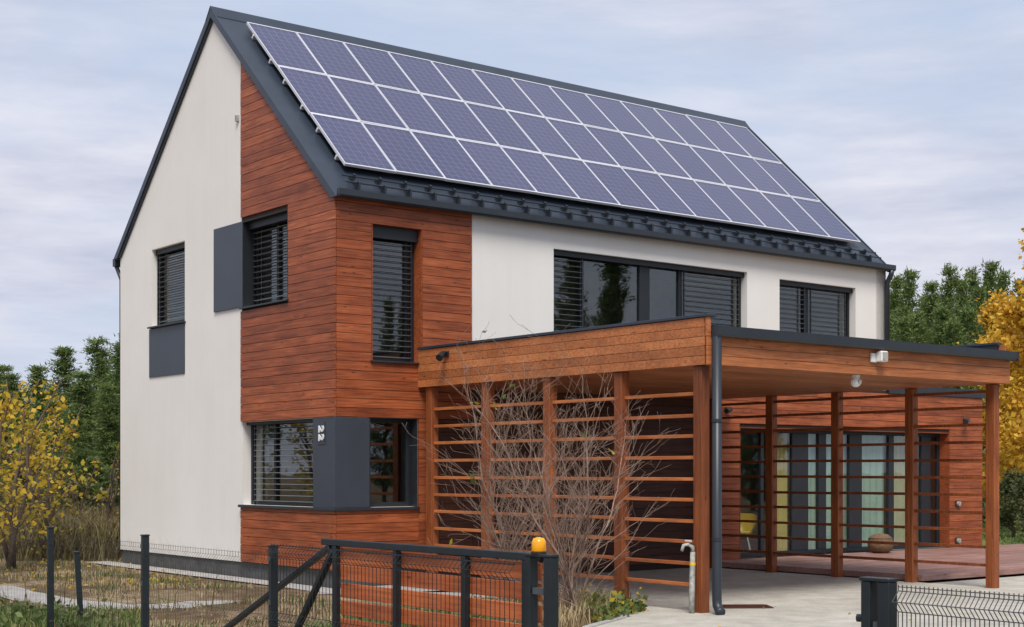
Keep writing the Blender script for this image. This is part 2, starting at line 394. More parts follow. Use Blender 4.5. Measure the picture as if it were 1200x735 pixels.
kp = [H2(1.20, -.6), H2(1.16, -2.5), H2(1.26, -4.2), H2(.97, -5.2), H2(.37, -5.75), H2(-.73, -6.35), H2(-1.53, -7.5), H2(-2.53, -9.4)]
for a, b_ in zip(kp, kp[1:]):
    a, b_ = Vector(a), Vector(b_); n = max(1, round((b_ - a).length / .8)); an = math.atan2((b_ - a).y, (b_ - a).x); l_ = (b_ - a).length / n
    for i in range(n):
        q = a.lerp(b_, (i + .5) / n); MB().box(-l_ / 2 + .004, l_ / 2 - .004, -.04, .04, -.1, .035 + random.uniform(-.004, .004)).build('kerb_stone', MT['gravel'], drive, .008, loc=(q.x, q.y, 0), rz=an)
path_c = [(-9.5, 23.2), (-7.6, 21.3), (-6.1, 19.15), (-5.0, 18.25), (-4.2, 18.35), (-3.45, 19.9), (-2.7, 20.45), (-1.6, 20.2), (-.2, 19.9), (1.4, 19.0)]
pl, pr = [], []
for i, p in enumerate(path_c):
    a, b = Vector(path_c[max(0, i - 1)]), Vector(path_c[min(len(path_c) - 1, i + 1)]); d = (b - a).normalized(); n_ = Vector((-d.y, d.x)) * .33
    pl.append(tuple(Vector(p) + n_)); pr.append(tuple(Vector(p) - n_))
sheet('garden_path', wob(pl + pr[::-1], .05, .35), .006, MT['gravel'])
sheet('gravel_strip', [H2(-.05, -.02), H2(-.05, W + .5), H2(-.50, W + .5), H2(-.52, 4), H2(-.48, 1.5), H2(-.55, -1.25), H2(1.24, -1.3), H2(1.24, -.02)], .010, MT['gravel'])
sheet('lawn', [H2(7.0, 5.5), H2(11, -4.9), H2(16, -6), H2(60, -20), H2(80, 30), H2(30, 45)], .004, MT['lawn'])

# ------------------------------------------------------------------ house
house = empty('house', hw(0, 0), TH, 'modern gabled house in white render and red brown timber, its solar roof facing the carport', 'house')
RL = ZE - .075                              # wall line under the roof at the eaves
gable_clip = [(1, M_, None)]
def gclip(poly, drop=0.0):                 # u = -t
    p = clip(poly, M_, 1, RL - drop)       # z <= RL + M*t   ->  z + M*u <= RL
    return clip(p, -M_, 1, RL - drop + M_ * W) if p else p
def wall(name, face, u0, u1, z0, z1, holes, th=.32, m='render', cl=None, inset=0):
    mb = MB(); us = sorted({u0, u1, *[h[0] for h in holes], *[h[1] for h in holes]}); zs = sorted({z0, z1, *[h[2] for h in holes], *[h[3] for h in holes]})
    us = [u for u in us if u0 <= u <= u1]; zs = [z for z in zs if z0 <= z <= z1]
    for a, b in zip(us, us[1:]):
        # merge vertical runs of solid cells
        run = None
        for c, d in zip(zs, zs[1:]):
            solid = not any(h[0] < (a + b) / 2 < h[1] and h[2] < (c + d) / 2 < h[3] for h in holes)
            if solid: run = (run[0], d) if run else (c, d)
            if (not solid or d == zs[-1]) and run:
                poly = [(a, run[0]), (b, run[0]), (b, run[1]), (a, run[1])]
                if cl: poly = cl(poly)
                if poly and len(poly) > 2: mb.prism(poly, inset, inset + th)
                run = None
    return mb.build(name, MT[m], house, rz=ROT[face])
# openings in (u, z); on the gable u = -t
G_W1 = (-6.30, -4.94, 4.28, 5.67); G_W2 = (-2.80, -1.34, 4.32, 5.69); G_G = (-2.86, -.60, 1.17, 2.50)
L_G = (.57, 1.42, 1.17, 2.50); L_U = (.61, 1.51, 3.34, 5.37); L_3 = (4.10, 8.69, 3.80, 5.33); L_4 = (9.54, 11.76, 3.80, 5.28); L_E = (8.46, 14.74, .13, 2.50)
wall('gable_wall', 'g', -W, 0, .25, 9.4, [G_W1, G_W2, G_G], cl=gclip)
wall('long_wall', 'l', .325, L, .25, RL, [L_G, L_U, L_3, L_4, (8.46, 13, .13, 2.5)])
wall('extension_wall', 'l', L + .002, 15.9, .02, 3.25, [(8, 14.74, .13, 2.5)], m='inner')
b = MB(); b.box(15.58, 15.88, .33, 5, .02, 3.25).box(12.7, 15.9, 5, 5.3, .02, 3.25); b.build('extension_wall', MT['render'], house)
b = MB(); b.box(12.72, 15.98, -.06, 5.34, 3.25, 3.42); b.build('extension_roof', MT['metal'], house)
b = MB(); b.prism(gclip([(-W, 2.72), (0, 2.72), (0, 9.4), (-W, 9.4)]), L - .3, L - .002); b.prism([(-W, .25), (-5.0, .25), (-5.0, 2.719), (-W, 2.719)], L - .3, L - .002)
for i, v in enumerate(b.v): b.v[i] = (v[1], -v[0], v[2])
b.build('gable_wall', MT['render'], house)
b = MB(); b.box(.33, L - .32, W - .32, W, .25, RL); b.build('long_wall', MT['render'], house)
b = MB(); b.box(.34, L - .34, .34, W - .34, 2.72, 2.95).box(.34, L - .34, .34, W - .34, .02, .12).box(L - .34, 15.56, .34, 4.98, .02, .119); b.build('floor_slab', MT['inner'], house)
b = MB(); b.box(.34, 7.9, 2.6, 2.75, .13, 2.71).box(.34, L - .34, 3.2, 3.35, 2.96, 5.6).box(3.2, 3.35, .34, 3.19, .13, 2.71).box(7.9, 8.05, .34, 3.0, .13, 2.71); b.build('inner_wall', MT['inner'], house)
for q in ((.03, 8.44, .03, .3, -.1, .25), (14.76, 15.86, .03, .3, -.1, .1), (.03, .3, .302, W - .03, -.1, .249), (.302, L - .03, W - .3, W - .031, -.1, .248)): MB().box(*q).build('plinth', MT['plinth'], house)

# timber cladding: one object per board, 10 mm open joints over a dark membrane
PT, GAP, PITCHB = .022, .0075, .136
def membrane(face, u0, u1, z0, z1, holes=(), cl=None): return wall('membrane', face, u0, u1, z0, z1, list(holes), .006, 'dark', cl, -.006)
def clad(face, u0, u1, z0, z1, holes=(), cl=None, joints=(), m='clad', trim0=0):
    z = z0
    while z < z1 - .03:
        zt = min(z + PITCHB - GAP, z1)
        spans = [(u0, u1)]
        for h in holes:
            if h[2] < (z + zt) / 2 < h[3]:
                ns = []
                for a, b in spans:
                    if h[1] <= a or h[0] >= b: ns.append((a, b)); continue
                    if h[0] - a > .02: ns.append((a, h[0]))
                    if b - h[1] > .02: ns.append((h[1], b))
                spans = ns
        for a, b in spans:
            cuts = [a] + [j + random.uniform(-.9, .9) for j in joints if a + 1.2 < j < b - 1.2] + [b]
            for c, d in zip(cuts, cuts[1:]):
                poly = [(c + (.002 if c != a else 0), z), (d - (.002 if d != b else 0), z), (d - (.002 if d != b else 0), zt), (c + (.002 if c != a else 0), zt)]
                if cl: poly = cl(poly)
                if poly and len(poly) > 2:
                    pr = random.uniform(0, .005)
                    MB().prism(poly, -.006 - PT - pr, -.006).build('plank', MT[m], house, rz=ROT[face])
        z += PITCHB
WG = -2.86
gh = [(-2.80, -1.34, 4.30, 5.69)]
membrane('g', WG, .0, 2.495, 9.4, [(-2.86, -1.34, 4.30, 5.69)], gclip)
clad('g', WG, .028, 2.50, 9.4, [(-2.86, -1.33, 4.30, 5.70)], lambda p: gclip(p, .005))
membrane('g', WG, 0, .25, 1.13); clad('g', WG, .028, .262, 1.125)
membrane('l', .0, 2.44, 2.495, RL, [L_U]); clad('l', .0, 2.44, 2.50, RL - .01, [(.60, 1.515, 3.33, 5.38)])
membrane('l', .0, 1.44, .25, 1.13); clad('l', .0, 1.44, .262, 1.125)
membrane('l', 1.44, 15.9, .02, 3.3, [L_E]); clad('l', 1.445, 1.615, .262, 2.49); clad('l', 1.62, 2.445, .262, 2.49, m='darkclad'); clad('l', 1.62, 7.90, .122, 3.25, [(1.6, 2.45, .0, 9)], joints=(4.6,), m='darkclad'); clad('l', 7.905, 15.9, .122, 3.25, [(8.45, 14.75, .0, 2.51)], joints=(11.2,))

# dark infill panels and corner panel
def fbox(name, face, u0, u1, z0, z1, d0, d1, m='panel', parent=None, bevel=.003): return MB().box(u0, u1, d0, d1, z0, z1).build(name, MT[m], parent or house, bevel, rz=ROT[face])
fbox('infill_panel', 'g', -6.37, -4.94, 3.38, 4.245, -.018, -.001)
fbox('infill_panel', 'g', -3.81, -2.803, 4.33, 5.70, -.030, -.001)
b = MB(); b.box(-.022, .585, -.022, .0, 1.172, 2.485).box(-.022, .0, .0, .60, 1.172, 2.485); b.build('corner_panel', MT['panel'], house, .003)
b = MB(); b.box(-.07, 1.44, -.07, .02, 1.128, 1.17).box(-.07, .02, .02, 2.88, 1.128, 1.17); b.build('sill_band', MT['metal'], house, .004)

# windows: the window mesh is its outer frame; children are reveal, mullion, pane, slat, sill, blind_box
def window(face, op, depth=.15, mull=(), slats=(), reveal='render', pitch=.085, sill=True, boxh=.16, tilt=28, bar=.06, guides=True, wide=()):
    u0, u1, z0, z1 = op; zi = z1; fr = MB(); d0, d1 = depth, depth + .07
    fr.box(u0, u0 + bar, d0, d1, z0, z1).box(u1 - bar, u1, d0, d1, z0, z1).box(u0 + bar, u1 - bar, d0, d1, z1 - bar, z1).box(u0 + bar, u1 - bar, d0, d1, z0, z0 + bar)
    win = fr.build('window', MT['frame'], house, .004, rz=ROT[face])
    r = MB(); e = .012
    r.box(u0 + .0015, u0 + e, -.028, d0, z0, z1).box(u1 - e, u1 - .0015, -.028, d0, z0, z1).box(u0 + e, u1 - e, -.026, d0, z1 - e, z1 - .0015)
    if reveal == 'render':
        for i, v in enumerate(r.v): r.v[i] = (v[0], max(v[1], .001), v[2])
    r.build('reveal', MT[reveal], win)
    edges = [u0 + bar] + [x for m_, w_ in mull for x in (m_ - w_ / 2, m_ + w_ / 2)] + [u1 - bar]
    for m_, w_ in mull: MB().box(m_ - w_ / 2, m_ + w_ / 2, d0 - .006, d1 - .006, z0 + bar, z1 - bar).build('mullion', MT['frame'], win, .004)
    bays = list(zip(edges[0::2], edges[1::2]))
    for a, c in bays: MB().box(a, c, d0 + .03, d0 + .038, z0 + bar, z1 - bar).build('pane', MT['glass'], win)
    if sill: MB().box(u0 - .03, u1 + .03, -.075, d0, z0 - .03, z0 - .002).build('sill', MT['metal'], win, .004)
    if slats:
        if boxh: MB().box(u0 + .014, u1 - .014, .07, d0 - .004, z1 - boxh, z1 - .014).build('blind_box', MT['frame'], win)
        for a, c, zb in slats:
            if zb is None: continue
            ct, st = math.cos(R(tilt)), math.sin(R(tilt)); y0 = d0 - .045; hw_ = .029
            s = MB(); p = [(-hw_ * ct, -hw_ * st), (0, .006), (hw_ * ct, hw_ * st), (hw_ * ct, hw_ * st + .003), (0, .009), (-hw_ * ct, -hw_ * st + .003)]
            s.prismx(p, a, c); sm = s.mesh('slat', MT['blind'])
            z = z1 - boxh - .06
            while z > zb + .04:
                o = link('slat', sm, win, (0, y0, z)); z -= pitch
            if guides:
                for g in (a - .008, c + .008): MB().box(g - .010, g + .010, y0 - .012, y0 + .012, zb, z1 - boxh).build('guide_rail', MT['frame'], win)
    return win
w1 = window('g', G_W1, slats=[(-6.25, -4.99, 4.28)], pitch=.088, tilt=-3, boxh=.1)
w2 = window('g', G_W2, reveal='frame', slats=[(-2.75, -1.39, 4.32)], mull=((-2.05, .07),), pitch=.09, tilt=-3, depth=.2, boxh=.12)
wg = window('g', G_G, slats=[(-2.62, -.65, 1.17)], mull=((-2.05, .07),), pitch=.088, sill=False, boxh=.06, tilt=2)
wl = window('l', L_G, reveal='frame', sill=False, bar=.07)
wu = window('l', L_U, reveal='clad', slats=[(.66, 1.40, 3.34)], mull=((1.36, .07),), pitch=.085, boxh=.2, tilt=-3, depth=.18)
w3 = window('l', L_3, slats=[(4.15, 4.80, 3.8), (7.18, 8.55, 3.8)], mull=((4.84, .08), (6.27, .24), (7.13, .08)), pitch=.09, boxh=.1, tilt=-2)
w4 = window('l', L_4, slats=[(9.60, 10.35, 3.8), (10.55, 11.55, 3.8)], mull=((10.45, .14),), pitch=.09, boxh=.1, tilt=-2)
we = window('l', L_E, reveal='clad', depth=.2, sill=False, bar=.08, mull=((9.30, .08), (10.36, .46), (11.0, .22), (12.0, .38), (13.12, .16), (14.26, .30)))

# curtains behind the terrace windows
def curtain_mesh(u0, u1, z0, z1, y, m, amp=.03, lam=.13):
    b = MB(); n = int((u1 - u0) / .02)
    for i in range(n + 1):
        u = u0 + (u1 - u0) * i / n; yy = y + amp * math.sin(u / lam * 6.283) + .3 * amp * math.sin(u / lam * 2.7)
        b.v += [(u, yy, z0), (u, yy + .004 * math.sin(9 * u), z1)]
    for i in range(n): q = 2 * i; b.f.append((q, q + 2, q + 3, q + 1))
    return b.build('curtain', MT[m], we, smooth=True)
curtain_mesh(9.62, 10.14, .13, 2.45, .33, 'curt_y')
curtain_mesh(10.60, 13.05, .13, 2.45, .32, 'curt_g', .015, .2)
curtain_mesh(13.2, 14.10, .13, 2.45, .33, 'curt_b')

# roof
def slope(y): return ZE + M_ * y
OV = .09
rf = MB(); tk = .15
rf.prismx([(-.122, slope(-.122)), (W / 2, slope(W / 2)), (W / 2, slope(W / 2) - tk), (.05, slope(.05) - tk), (.0, ZE - .09), (-.122, ZE - .09 - .02)], -.05, L + .05)
rf.prismx([(W + .12, slope(-.12)), (W / 2, slope(W / 2)), (W / 2, slope(W / 2) - tk), (W - .05, slope(.05) - tk), (W, ZE - .09), (W + .12, ZE - .11)], -.05, L + .05)
rf.build('roof', MT['roof'], house)
def on_slope(b, x0, x1, a0, a1, n0, n1):   # box in roof coordinates: a along the slope, n out of it
    c, s = math.cos(PITCH), math.sin(PITCH)
    q = lambda a, n: (a * c - n * s, ZE + a * s + n * c)
    b.prismx([q(a0, n0), q(a1, n0), q(a1, n1), q(a0, n1)], x0, x1); return b
SL = W / 2 / math.cos(PITCH)
for xa, xb in ((-.075, -.052), (L + .052, L + .075)):
    v = MB(); v.prismx([(-.14, slope(-.14) + .02), (W / 2, slope(W / 2) + .02), (W + .14, slope(-.14) + .02), (W + .14, ZE - .115), (W, ZE - .115), (W / 2, slope(W / 2) - .125), (0, ZE - .115), (-.14, ZE - .115)], xa, xb)
    v.build('verge_trim', MT['roof'], house)
rc = MB(); rc.prismx([(W / 2 - .17, slope(W / 2 - .17) + .015), (W / 2, slope(W / 2) + .06), (W / 2 + .17, slope(W / 2 - .17) + .015), (W / 2 + .17, slope(W / 2 - .17) + .002), (W / 2, slope(W / 2) + .03), (W / 2 - .17, slope(W / 2 - .17) + .002)], -.08, L + .08)
rc.build('ridge_cap', MT['roof'], house)
g = MB(); g.prismx([(-.125, ZE - .02), (-.125, ZE - .11), (-.19, ZE - .115), (-.21, ZE - .09), (-.21, ZE + .0), (-.195, ZE + .0), (-.195, ZE - .08), (-.14, ZE - .09), (-.14, ZE - .02)], -.05, L + .05)
g.box(-.05, -.045, -.21, -.125, ZE - .11, ZE + .0); g.build('gutter', MT['metal'], house)
for k in range(2): MB().tube([(.22, 0, 0), (L - .1, 0, 0)], .013, 6).build('snow_rail', MT['metal'], house, loc=(0, (.14 + .17 * k) * math.cos(PITCH) - .09 * math.sin(PITCH), ZE + (.14 + .17 * k) * math.sin(PITCH) + .09 * math.cos(PITCH)))
sb = MB(); on_slope(sb, -.022, .022, .0, .42, .002, .014)
def sp_(a, n): return (a * math.cos(PITCH) - n * math.sin(PITCH), ZE + a * math.sin(PITCH) + n * math.cos(PITCH))
sb.prismx([sp_(.03, .014), sp_(.40, .014), sp_(.335, .125), sp_(.30, .125), sp_(.27, .06), sp_(.18, .05), sp_(.15, .12), sp_(.12, .12)], -.016, .016)
sbm = sb.mesh('snow_guard_bracket', MT['metal'])
for i in range(27): link('snow_guard_bracket', sbm, house, (.42 + i * .455, 0, 0))
for a in (.85, 1.6, 2.25, 3.0, 3.62, 4.4): on_slope(MB(), .355, 12.33, a - .02, a + .02, .03, .095).build('mounting_rail', MT['silver'], house)
MB().tube([(L - .05, -.19, ZE - .1), (L - .05, -.16, ZE - .2), (L - .05, -.07, ZE - .34), (L - .05, -.07, 3.44)], .05, 10).build('downpipe', MT['metal'], house, smooth=True)
b = MB(); b.box(.0 - .05, L + .05, W + .125, W + .24, ZE - .24, ZE - .1); b.build('gutter', MT['metal'], house)
MB().tube([(-.0, W + .18, ZE - .24), (.05, W + .06, ZE - .5), (.05, W + .06, .2)], .04, 8).build('downpipe', MT['metal'], house, smooth=True)
fbox('vent_cap', 'g', -3.02, -2.96, 7.33, 7.43, -.05, -.001, 'galv')

# solar panels
FX, FY = .014, .026
gl = MB().box(-PW / 2 + FX + .0005, PW / 2 - FX - .0005, -PH / 2 + FY + .0005, PH / 2 - FY - .0005, 0, .030).mesh('solar_panel', MT['cells'])
f = MB(); f.box(-PW / 2, PW / 2, -PH / 2, -PH / 2 + FY, -.005, .036).box(-PW / 2, PW / 2, PH / 2 - FY, PH / 2, -.005, .036)
f.box(-PW / 2, -PW / 2 + FX, -PH / 2 + FY, PH / 2 - FY, -.005, .0355).box(PW / 2 - FX, PW / 2, -PH / 2 + FY, PH / 2 - FY, -.005, .0355)
fm = f.mesh('panel_frame', MT['silver'])
ordn = ['', 'second', 'third', 'fourth', 'fifth', 'sixth', 'seventh', 'eighth', 'ninth', 'tenth', 'eleventh', 'twelfth']
pm = HM @ Matrix.Translation((0, 0, ZE)) @ Matrix.Rotation(PITCH, 4, 'X')
for r_ in range(3):
    for c_ in range(13):
        x = .36 + (c_ + .5) * (11.96 / 13); y = .56 + (r_ + .5) * (4.20 / 3)
        o = link('solar_panel', gl); o.matrix_world = pm @ Matrix.Translation((x, y, .105)) @ Matrix.Rotation(R(random.uniform(-.35, .35)), 4, 'X') @ Matrix.Rotation(R(random.uniform(-.35, .35)), 4, 'Y')
        row = ('lowest row, just above the snow guards', 'middle row of the roof', 'top row, just under the ridge')[r_]
        pos = 'at the near gable end' if c_ == 0 else ('at the far end' if c_ == 12 else ordn[c_] + ' from the near gable end')
        tag(o, f'blue solar panel {pos}, {row}', 'solar panel', 'solar panels on the roof')
        link('panel_frame', fm, o)

# house number
sg = empty('house_number', hw(-.03, .34, 2.26), TH - R(90), 'small white house number sign on the dark corner panel', 'sign')
MB().box(-.09, .09, -.002, .004, -.16, .16).build('backing', MT['panel'], sg)
for k, dz in ((0, .062), (1, -.062)):
    cu = bpy.data.curves.new('digit', 'FONT'); cu.body = '2'; cu.size = .19; cu.extrude = .006; cu.offset = .010; cu.align_x = 'CENTER'; cu.align_y = 'CENTER'
    d = bpy.data.objects.new('digit', cu); col.objects.link(d); d.parent = sg; d.location = (0, -.010, dz); cu.materials.append(MT['white'])
    me = bpy.data.meshes.new_from_object(d); me.materials.clear(); me.materials.append(MT['white']); bpy.data.objects.remove(d)
    d = link('digit', me, sg, (0, -.010, dz)); d.rotation_euler = (Matrix.Rotation(R(90), 4, 'X') @ Matrix.Rotation(R(-90), 4, 'Z')).to_euler()

# small fittings on the terrace wall
def fitting(name, s, t, z, label, cat, group=None): return empty(name, hw(s, t, z), TH, label, cat, group)
for s, z, lab in ((15.24, 2.76, 'dark wall lamp high on the terrace wall near its far corner'), (8.10, 2.80, 'dark wall lamp above the terrace near the carport pipe')):
    e = fitting('wall_lamp', s, -.034, z, lab, 'lamp', 'wall lamps on the terrace side')
    MB().box(-.04, .04, -.03, 0, -.05, .05).build('bracket', MT['metal'], e)
    MB().tube([(0, -.04, -.0), (0, -.10, .01), (-.14, -.16, -.02), (-.2, -.19, -.03)], [.03, .045, .05, .045], 10).build('lamp_head', MT['frame'], e)
for s, z, lab in ((15.0, 1.03, 'upper round wall socket on the terrace wall'), (15.0, .26, 'lower round wall socket just above the deck')):
    e = fitting('wall_socket', s, -.034, z, lab, 'socket', 'sockets on the terrace wall')
    MB().box(-.07, .07, -.02, 0, -.06, .06).build('backplate', MT['frame'], e, .006)
    MB().tube([(0, -.02, 0), (0, -.07, 0)], .05, 12).build('cover', MT['galv'], e)
# ------------------------------------------------------------------ carport
COFF = Vector((S0 + CW / 2, TF / 2, 0))
cp = empty('carport', hw(*COFF), TH, 'timber carport with slatted sides and flat roof in front of the house', 'carport')
def C(b, name, m, bevel=0, smooth=False): return b.build(name, MT[m], cp, bevel, smooth, loc=-COFF)
SW_ = S0 + CW; PB = .135
ts = [-.19, -1.57, -2.96, -4.39, -5.80]
zs_ = [.34 + .2545 * k for k in range(10)]
for side in (0, 1):
    sa = S0 if side == 0 else SW_
    for t in ts: C(MB().box(sa, sa + PB, t - .145, t, .0, 2.96), 'post', 'post', .006)
    for i, (a, c) in enumerate(zip(ts, ts[1:])):
        for z in zs_ + ([2.86] if side else []):
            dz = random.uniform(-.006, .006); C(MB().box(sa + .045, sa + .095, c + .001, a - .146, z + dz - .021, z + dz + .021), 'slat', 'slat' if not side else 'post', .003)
    MB_ = MB().box(sa + .02, sa + .115, ts[-1] - .0, -.02, 2.90, 2.955)
# fascia boards
n_f = 5
for k in range(n_f):
    z0 = 2.965 + k * .113; C(MB().box(S0 - .035, S0 - .010, TF + .022, -.035, z0, z0 + .108), 'fascia_board', 'fascia', .002)
    if k < 3: C(MB().box(S0 - .036, SW_ + PB + .06, TF - .006 - .03, TF - .006, z0, z0 + .108), 'fascia_board', 'fascia', .002)
    C(MB().box(SW_ + PB + .03, SW_ + PB + .055, TF + .022, -.035, z0, z0 + .108), 'fascia_board', 'fascia', .002)
C(MB().box(S0 - .036, S0 + .02, TF - .034, TF + .0, 3.305, 3.53), 'fascia_end', 'fascia')
# roof deck sloping to the front gutter, three upstands with metal caps
C(MB().prismx([(TF, 3.02), (-.04, 3.02), (-.04, 3.45), (TF, 3.36)], S0 - .008, SW_ + PB + .028), 'roof_deck', 'metal')
b = MB().box(S0 - .055, S0 + .10, TF - .055, -.034, 3.532, 3.568); C(b, 'roof_cap', 'roof', .004)
b = MB().box(SW_ + PB - .05, SW_ + PB + .075, TF + .1, -.034, 3.532, 3.568); C(b, 'roof_cap', 'roof', .004)
b = MB().box(S0 + .0, S0 + .07, TF + .03, -.04, 3.40, 3.531).box(SW_ + PB - .03, SW_ + PB + .028, TF + .13, -.04, 3.40, 3.531); C(b, 'upstand', 'metal')
gt = MB(); gt.prismx([(TF - .037, 3.42), (TF - .037, 3.31), (TF - .06, 3.295), (TF - .14, 3.295), (TF - .16, 3.32), (TF - .16, 3.415), (TF - .145, 3.415), (TF - .145, 3.33), (TF - .05, 3.32), (TF - .05, 3.42)], S0 + .03, SW_ + PB + .075)
gt.box(S0 + .02, S0 + .029, TF - .165, TF - .037, 3.29, 3.42).box(SW_ + PB + .076, SW_ + PB + .085, TF - .165, TF - .037, 3.29, 3.42); C(gt, 'gutter', 'metal')
b = MB().prismx([(TF - .03, 3.42), (TF + .25, 3.425), (TF + .25, 3.445), (TF - .03, 3.44)], S0 + .11, SW_ + PB + .07); C(b, 'eave_flashing', 'metal')
# soffit boards and beams
t = TF + .03
while t < -.2:
    C(MB().box(S0 + .0, SW_ + PB, t, t + .143, 2.966, 2.984), 'soffit_board', 'soffit'); t += .15
C(MB().box(S0 + .002, SW_ + PB - .002, TF + .02, -.03, 2.99, 3.015), 'roof_lining', 'dark')
C(MB().tube([(S0 + .055, TF - .10, 3.29), (S0 + .055, TF - .10, .20), (S0 + .055, TF - .105, .12), (S0 + .035, TF - .16, .055), (S0 + .025, TF - .20, .04)], .057, 14), 'downpipe', 'metal', smooth=True)
for z in (2.3, .9): C(MB().tube([(S0 + .055, TF - .10, z - .02), (S0 + .055, TF - .10, z + .02)], .063, 14), 'pipe_clip', 'metal')

# fittings on the carport
e = empty('security_light', hw(4.53, TF - .04, 3.19), TH, 'white square security light on the front fascia of the carport', 'light')
MB().box(-.10, .02, -.03, 0, -.06, .06).build('bracket', MT['white'], e, .006); MB().box(-.015, .12, -.13, -.031, -.055, .085).build('lamp_head', MT['white'], e, .012)
MB().box(.0, .105, -.136, -.131, -.04, .07).build('lens', MT['galv'], e)
e = empty('motion_sensor', hw(4.32, TF + .10, 2.95), TH, 'round white motion sensor under the carport ceiling', 'sensor')
MB().tube([(0, 0, .014), (0, 0, -.02)], .055, 14).build('base', MT['white'], e); MB().lathe([(.03, .0), (.062, -.03), (.07, -.07), (.055, -.11), (.02, -.13)], (0, 0, -.015), 14).build('sensor_head', MT['white'], e, smooth=True)
MB().tube([(-.0, -.05, -.075), (-.0, -.075, -.08)], .032, 12).build('lens', MT['galv'], e)
e = empty('spot_light', hw(S0 - .036, -.78, 3.42), TH, 'small black spotlight on the left fascia of the carport', 'light')
MB().box(-.02, 0, -.06, .06, -.04, .04).build('bracket', MT['frame'], e); MB().tube([(-.02, 0, .02), (-.10, -.04, 0), (-.20, -.09, -.07)], [.025, .04, .055], 10).build('lamp_head', MT['frame'], e)
e = empty('standpipe', hw(S0 - .05, TF + .20, 0), TH, 'grey garden standpipe with tap leaning against the corner post', 'tap')
MB().tube([(-.03, -.02, 0), (-.02, -.01, .3), (.0, 0, .55), (.005, 0, .74)], [.036, .036, .034, .030], 10).build('riser', MT['galv'], e, smooth=True)
MB().tube([(.002, 0, .58), (.004, 0, .615)], .036, 10).build('tape_band', MT['yellow'], e)
b = MB().tube([(.005, 0, .74), (-.0, .0, .80), (-.04, .03, .83), (-.09, .06, .82), (-.11, .07, .75)], [.026, .026, .022, .022, .02], 8); b.build('tap', MT['galv'], e, smooth=True)
MB().tube([(-.04, -.02, .87), (-.04, .08, .87)], .012, 6).build('tap_handle', MT['silver'], e)

# ------------------------------------------------------------------ deck
dk = empty('deck', hw(12, -2.2, 0), TH, 'low timber terrace deck along the glazed wall', 'deck')
t = -4.55
while t < -.06:
    a = 7.60
    cuts = [7.60, 10.6 + random.uniform(-1, 1), 14.2 + random.uniform(-1, 1), 17.4]
    for c, d in zip(cuts, cuts[1:]): MB().box(c + .002, d - .002, t, t + .134, .095, .12).build('plank', MT['deckw'], dk, loc=(-12, 2.2, 0))
    t += .142
b = MB().box(7.66, 17.3, -4.50, -.06, .02, .094); b.build('joist_frame', MT['dark'], dk, loc=(-12, 2.2, 0))
b = MB().box(7.6, 17.4, -4.58, -4.555, .03, .118); b.build('edge_board', MT['deckw'], dk, loc=(-12, 2.2, 0))
b = MB().box(7.575, 7.598, -4.555, -.05, .03, .118); b.build('edge_board', MT['deckw'], dk, loc=(-12, 2.2, 0))
# pouf outside, chair inside
e = empty('pouf', hw(12.05, -.36, .12), TH, 'round brown wicker pouf on the deck in front of the pale curtain', 'pouf')
MB().lathe([(.14, 0), (.22, .06), (.25, .17), (.225, .29), (.14, .36), (.04, .38)], n=20).build('basket', MT['wicker'], e, smooth=True)
MB().lathe([(.222, .0), (.236, .015), (.222, .03)], (0, 0, .27), 20).build('rim', MT['bark'], e, smooth=True)
e = empty('chair', hw(9.35, .75, .12), TH + R(-50), 'yellow shell chair on thin metal legs behind the first terrace window', 'chair')
sh = MB(); nu, nv = 12, 8
for j in range(nv + 1):
    for i in range(nu + 1):
        a = (i / nu - .5) * R(250); q = j / nv; rr = .18 + .10 * q + .02 * math.sin(q * 3); zz = .43 + .36 * q ** 1.3 * (.45 + .55 * math.cos(a * .5)); sh.v.append((rr * math.sin(a), rr * math.cos(a), zz))
for j in range(nv):
    for i in range(nu): q = j * (nu + 1) + i; sh.f.append((q, q + 1, q + nu + 2, q + nu + 1))
o = sh.build('shell', MT['yellow'], e, smooth=True)
MB().lathe([(.19, .41), (.20, .44), (.19, .455)], n=16).build('seat', MT['yellow'], e)
for a in (45, 135, 225, 315): MB().tube([(.12 * math.cos(R(a)), .12 * math.sin(R(a)), .42), (.25 * math.cos(R(a)), .25 * math.sin(R(a)), 0)], .011, 6).build('leg', MT['silver'], e)

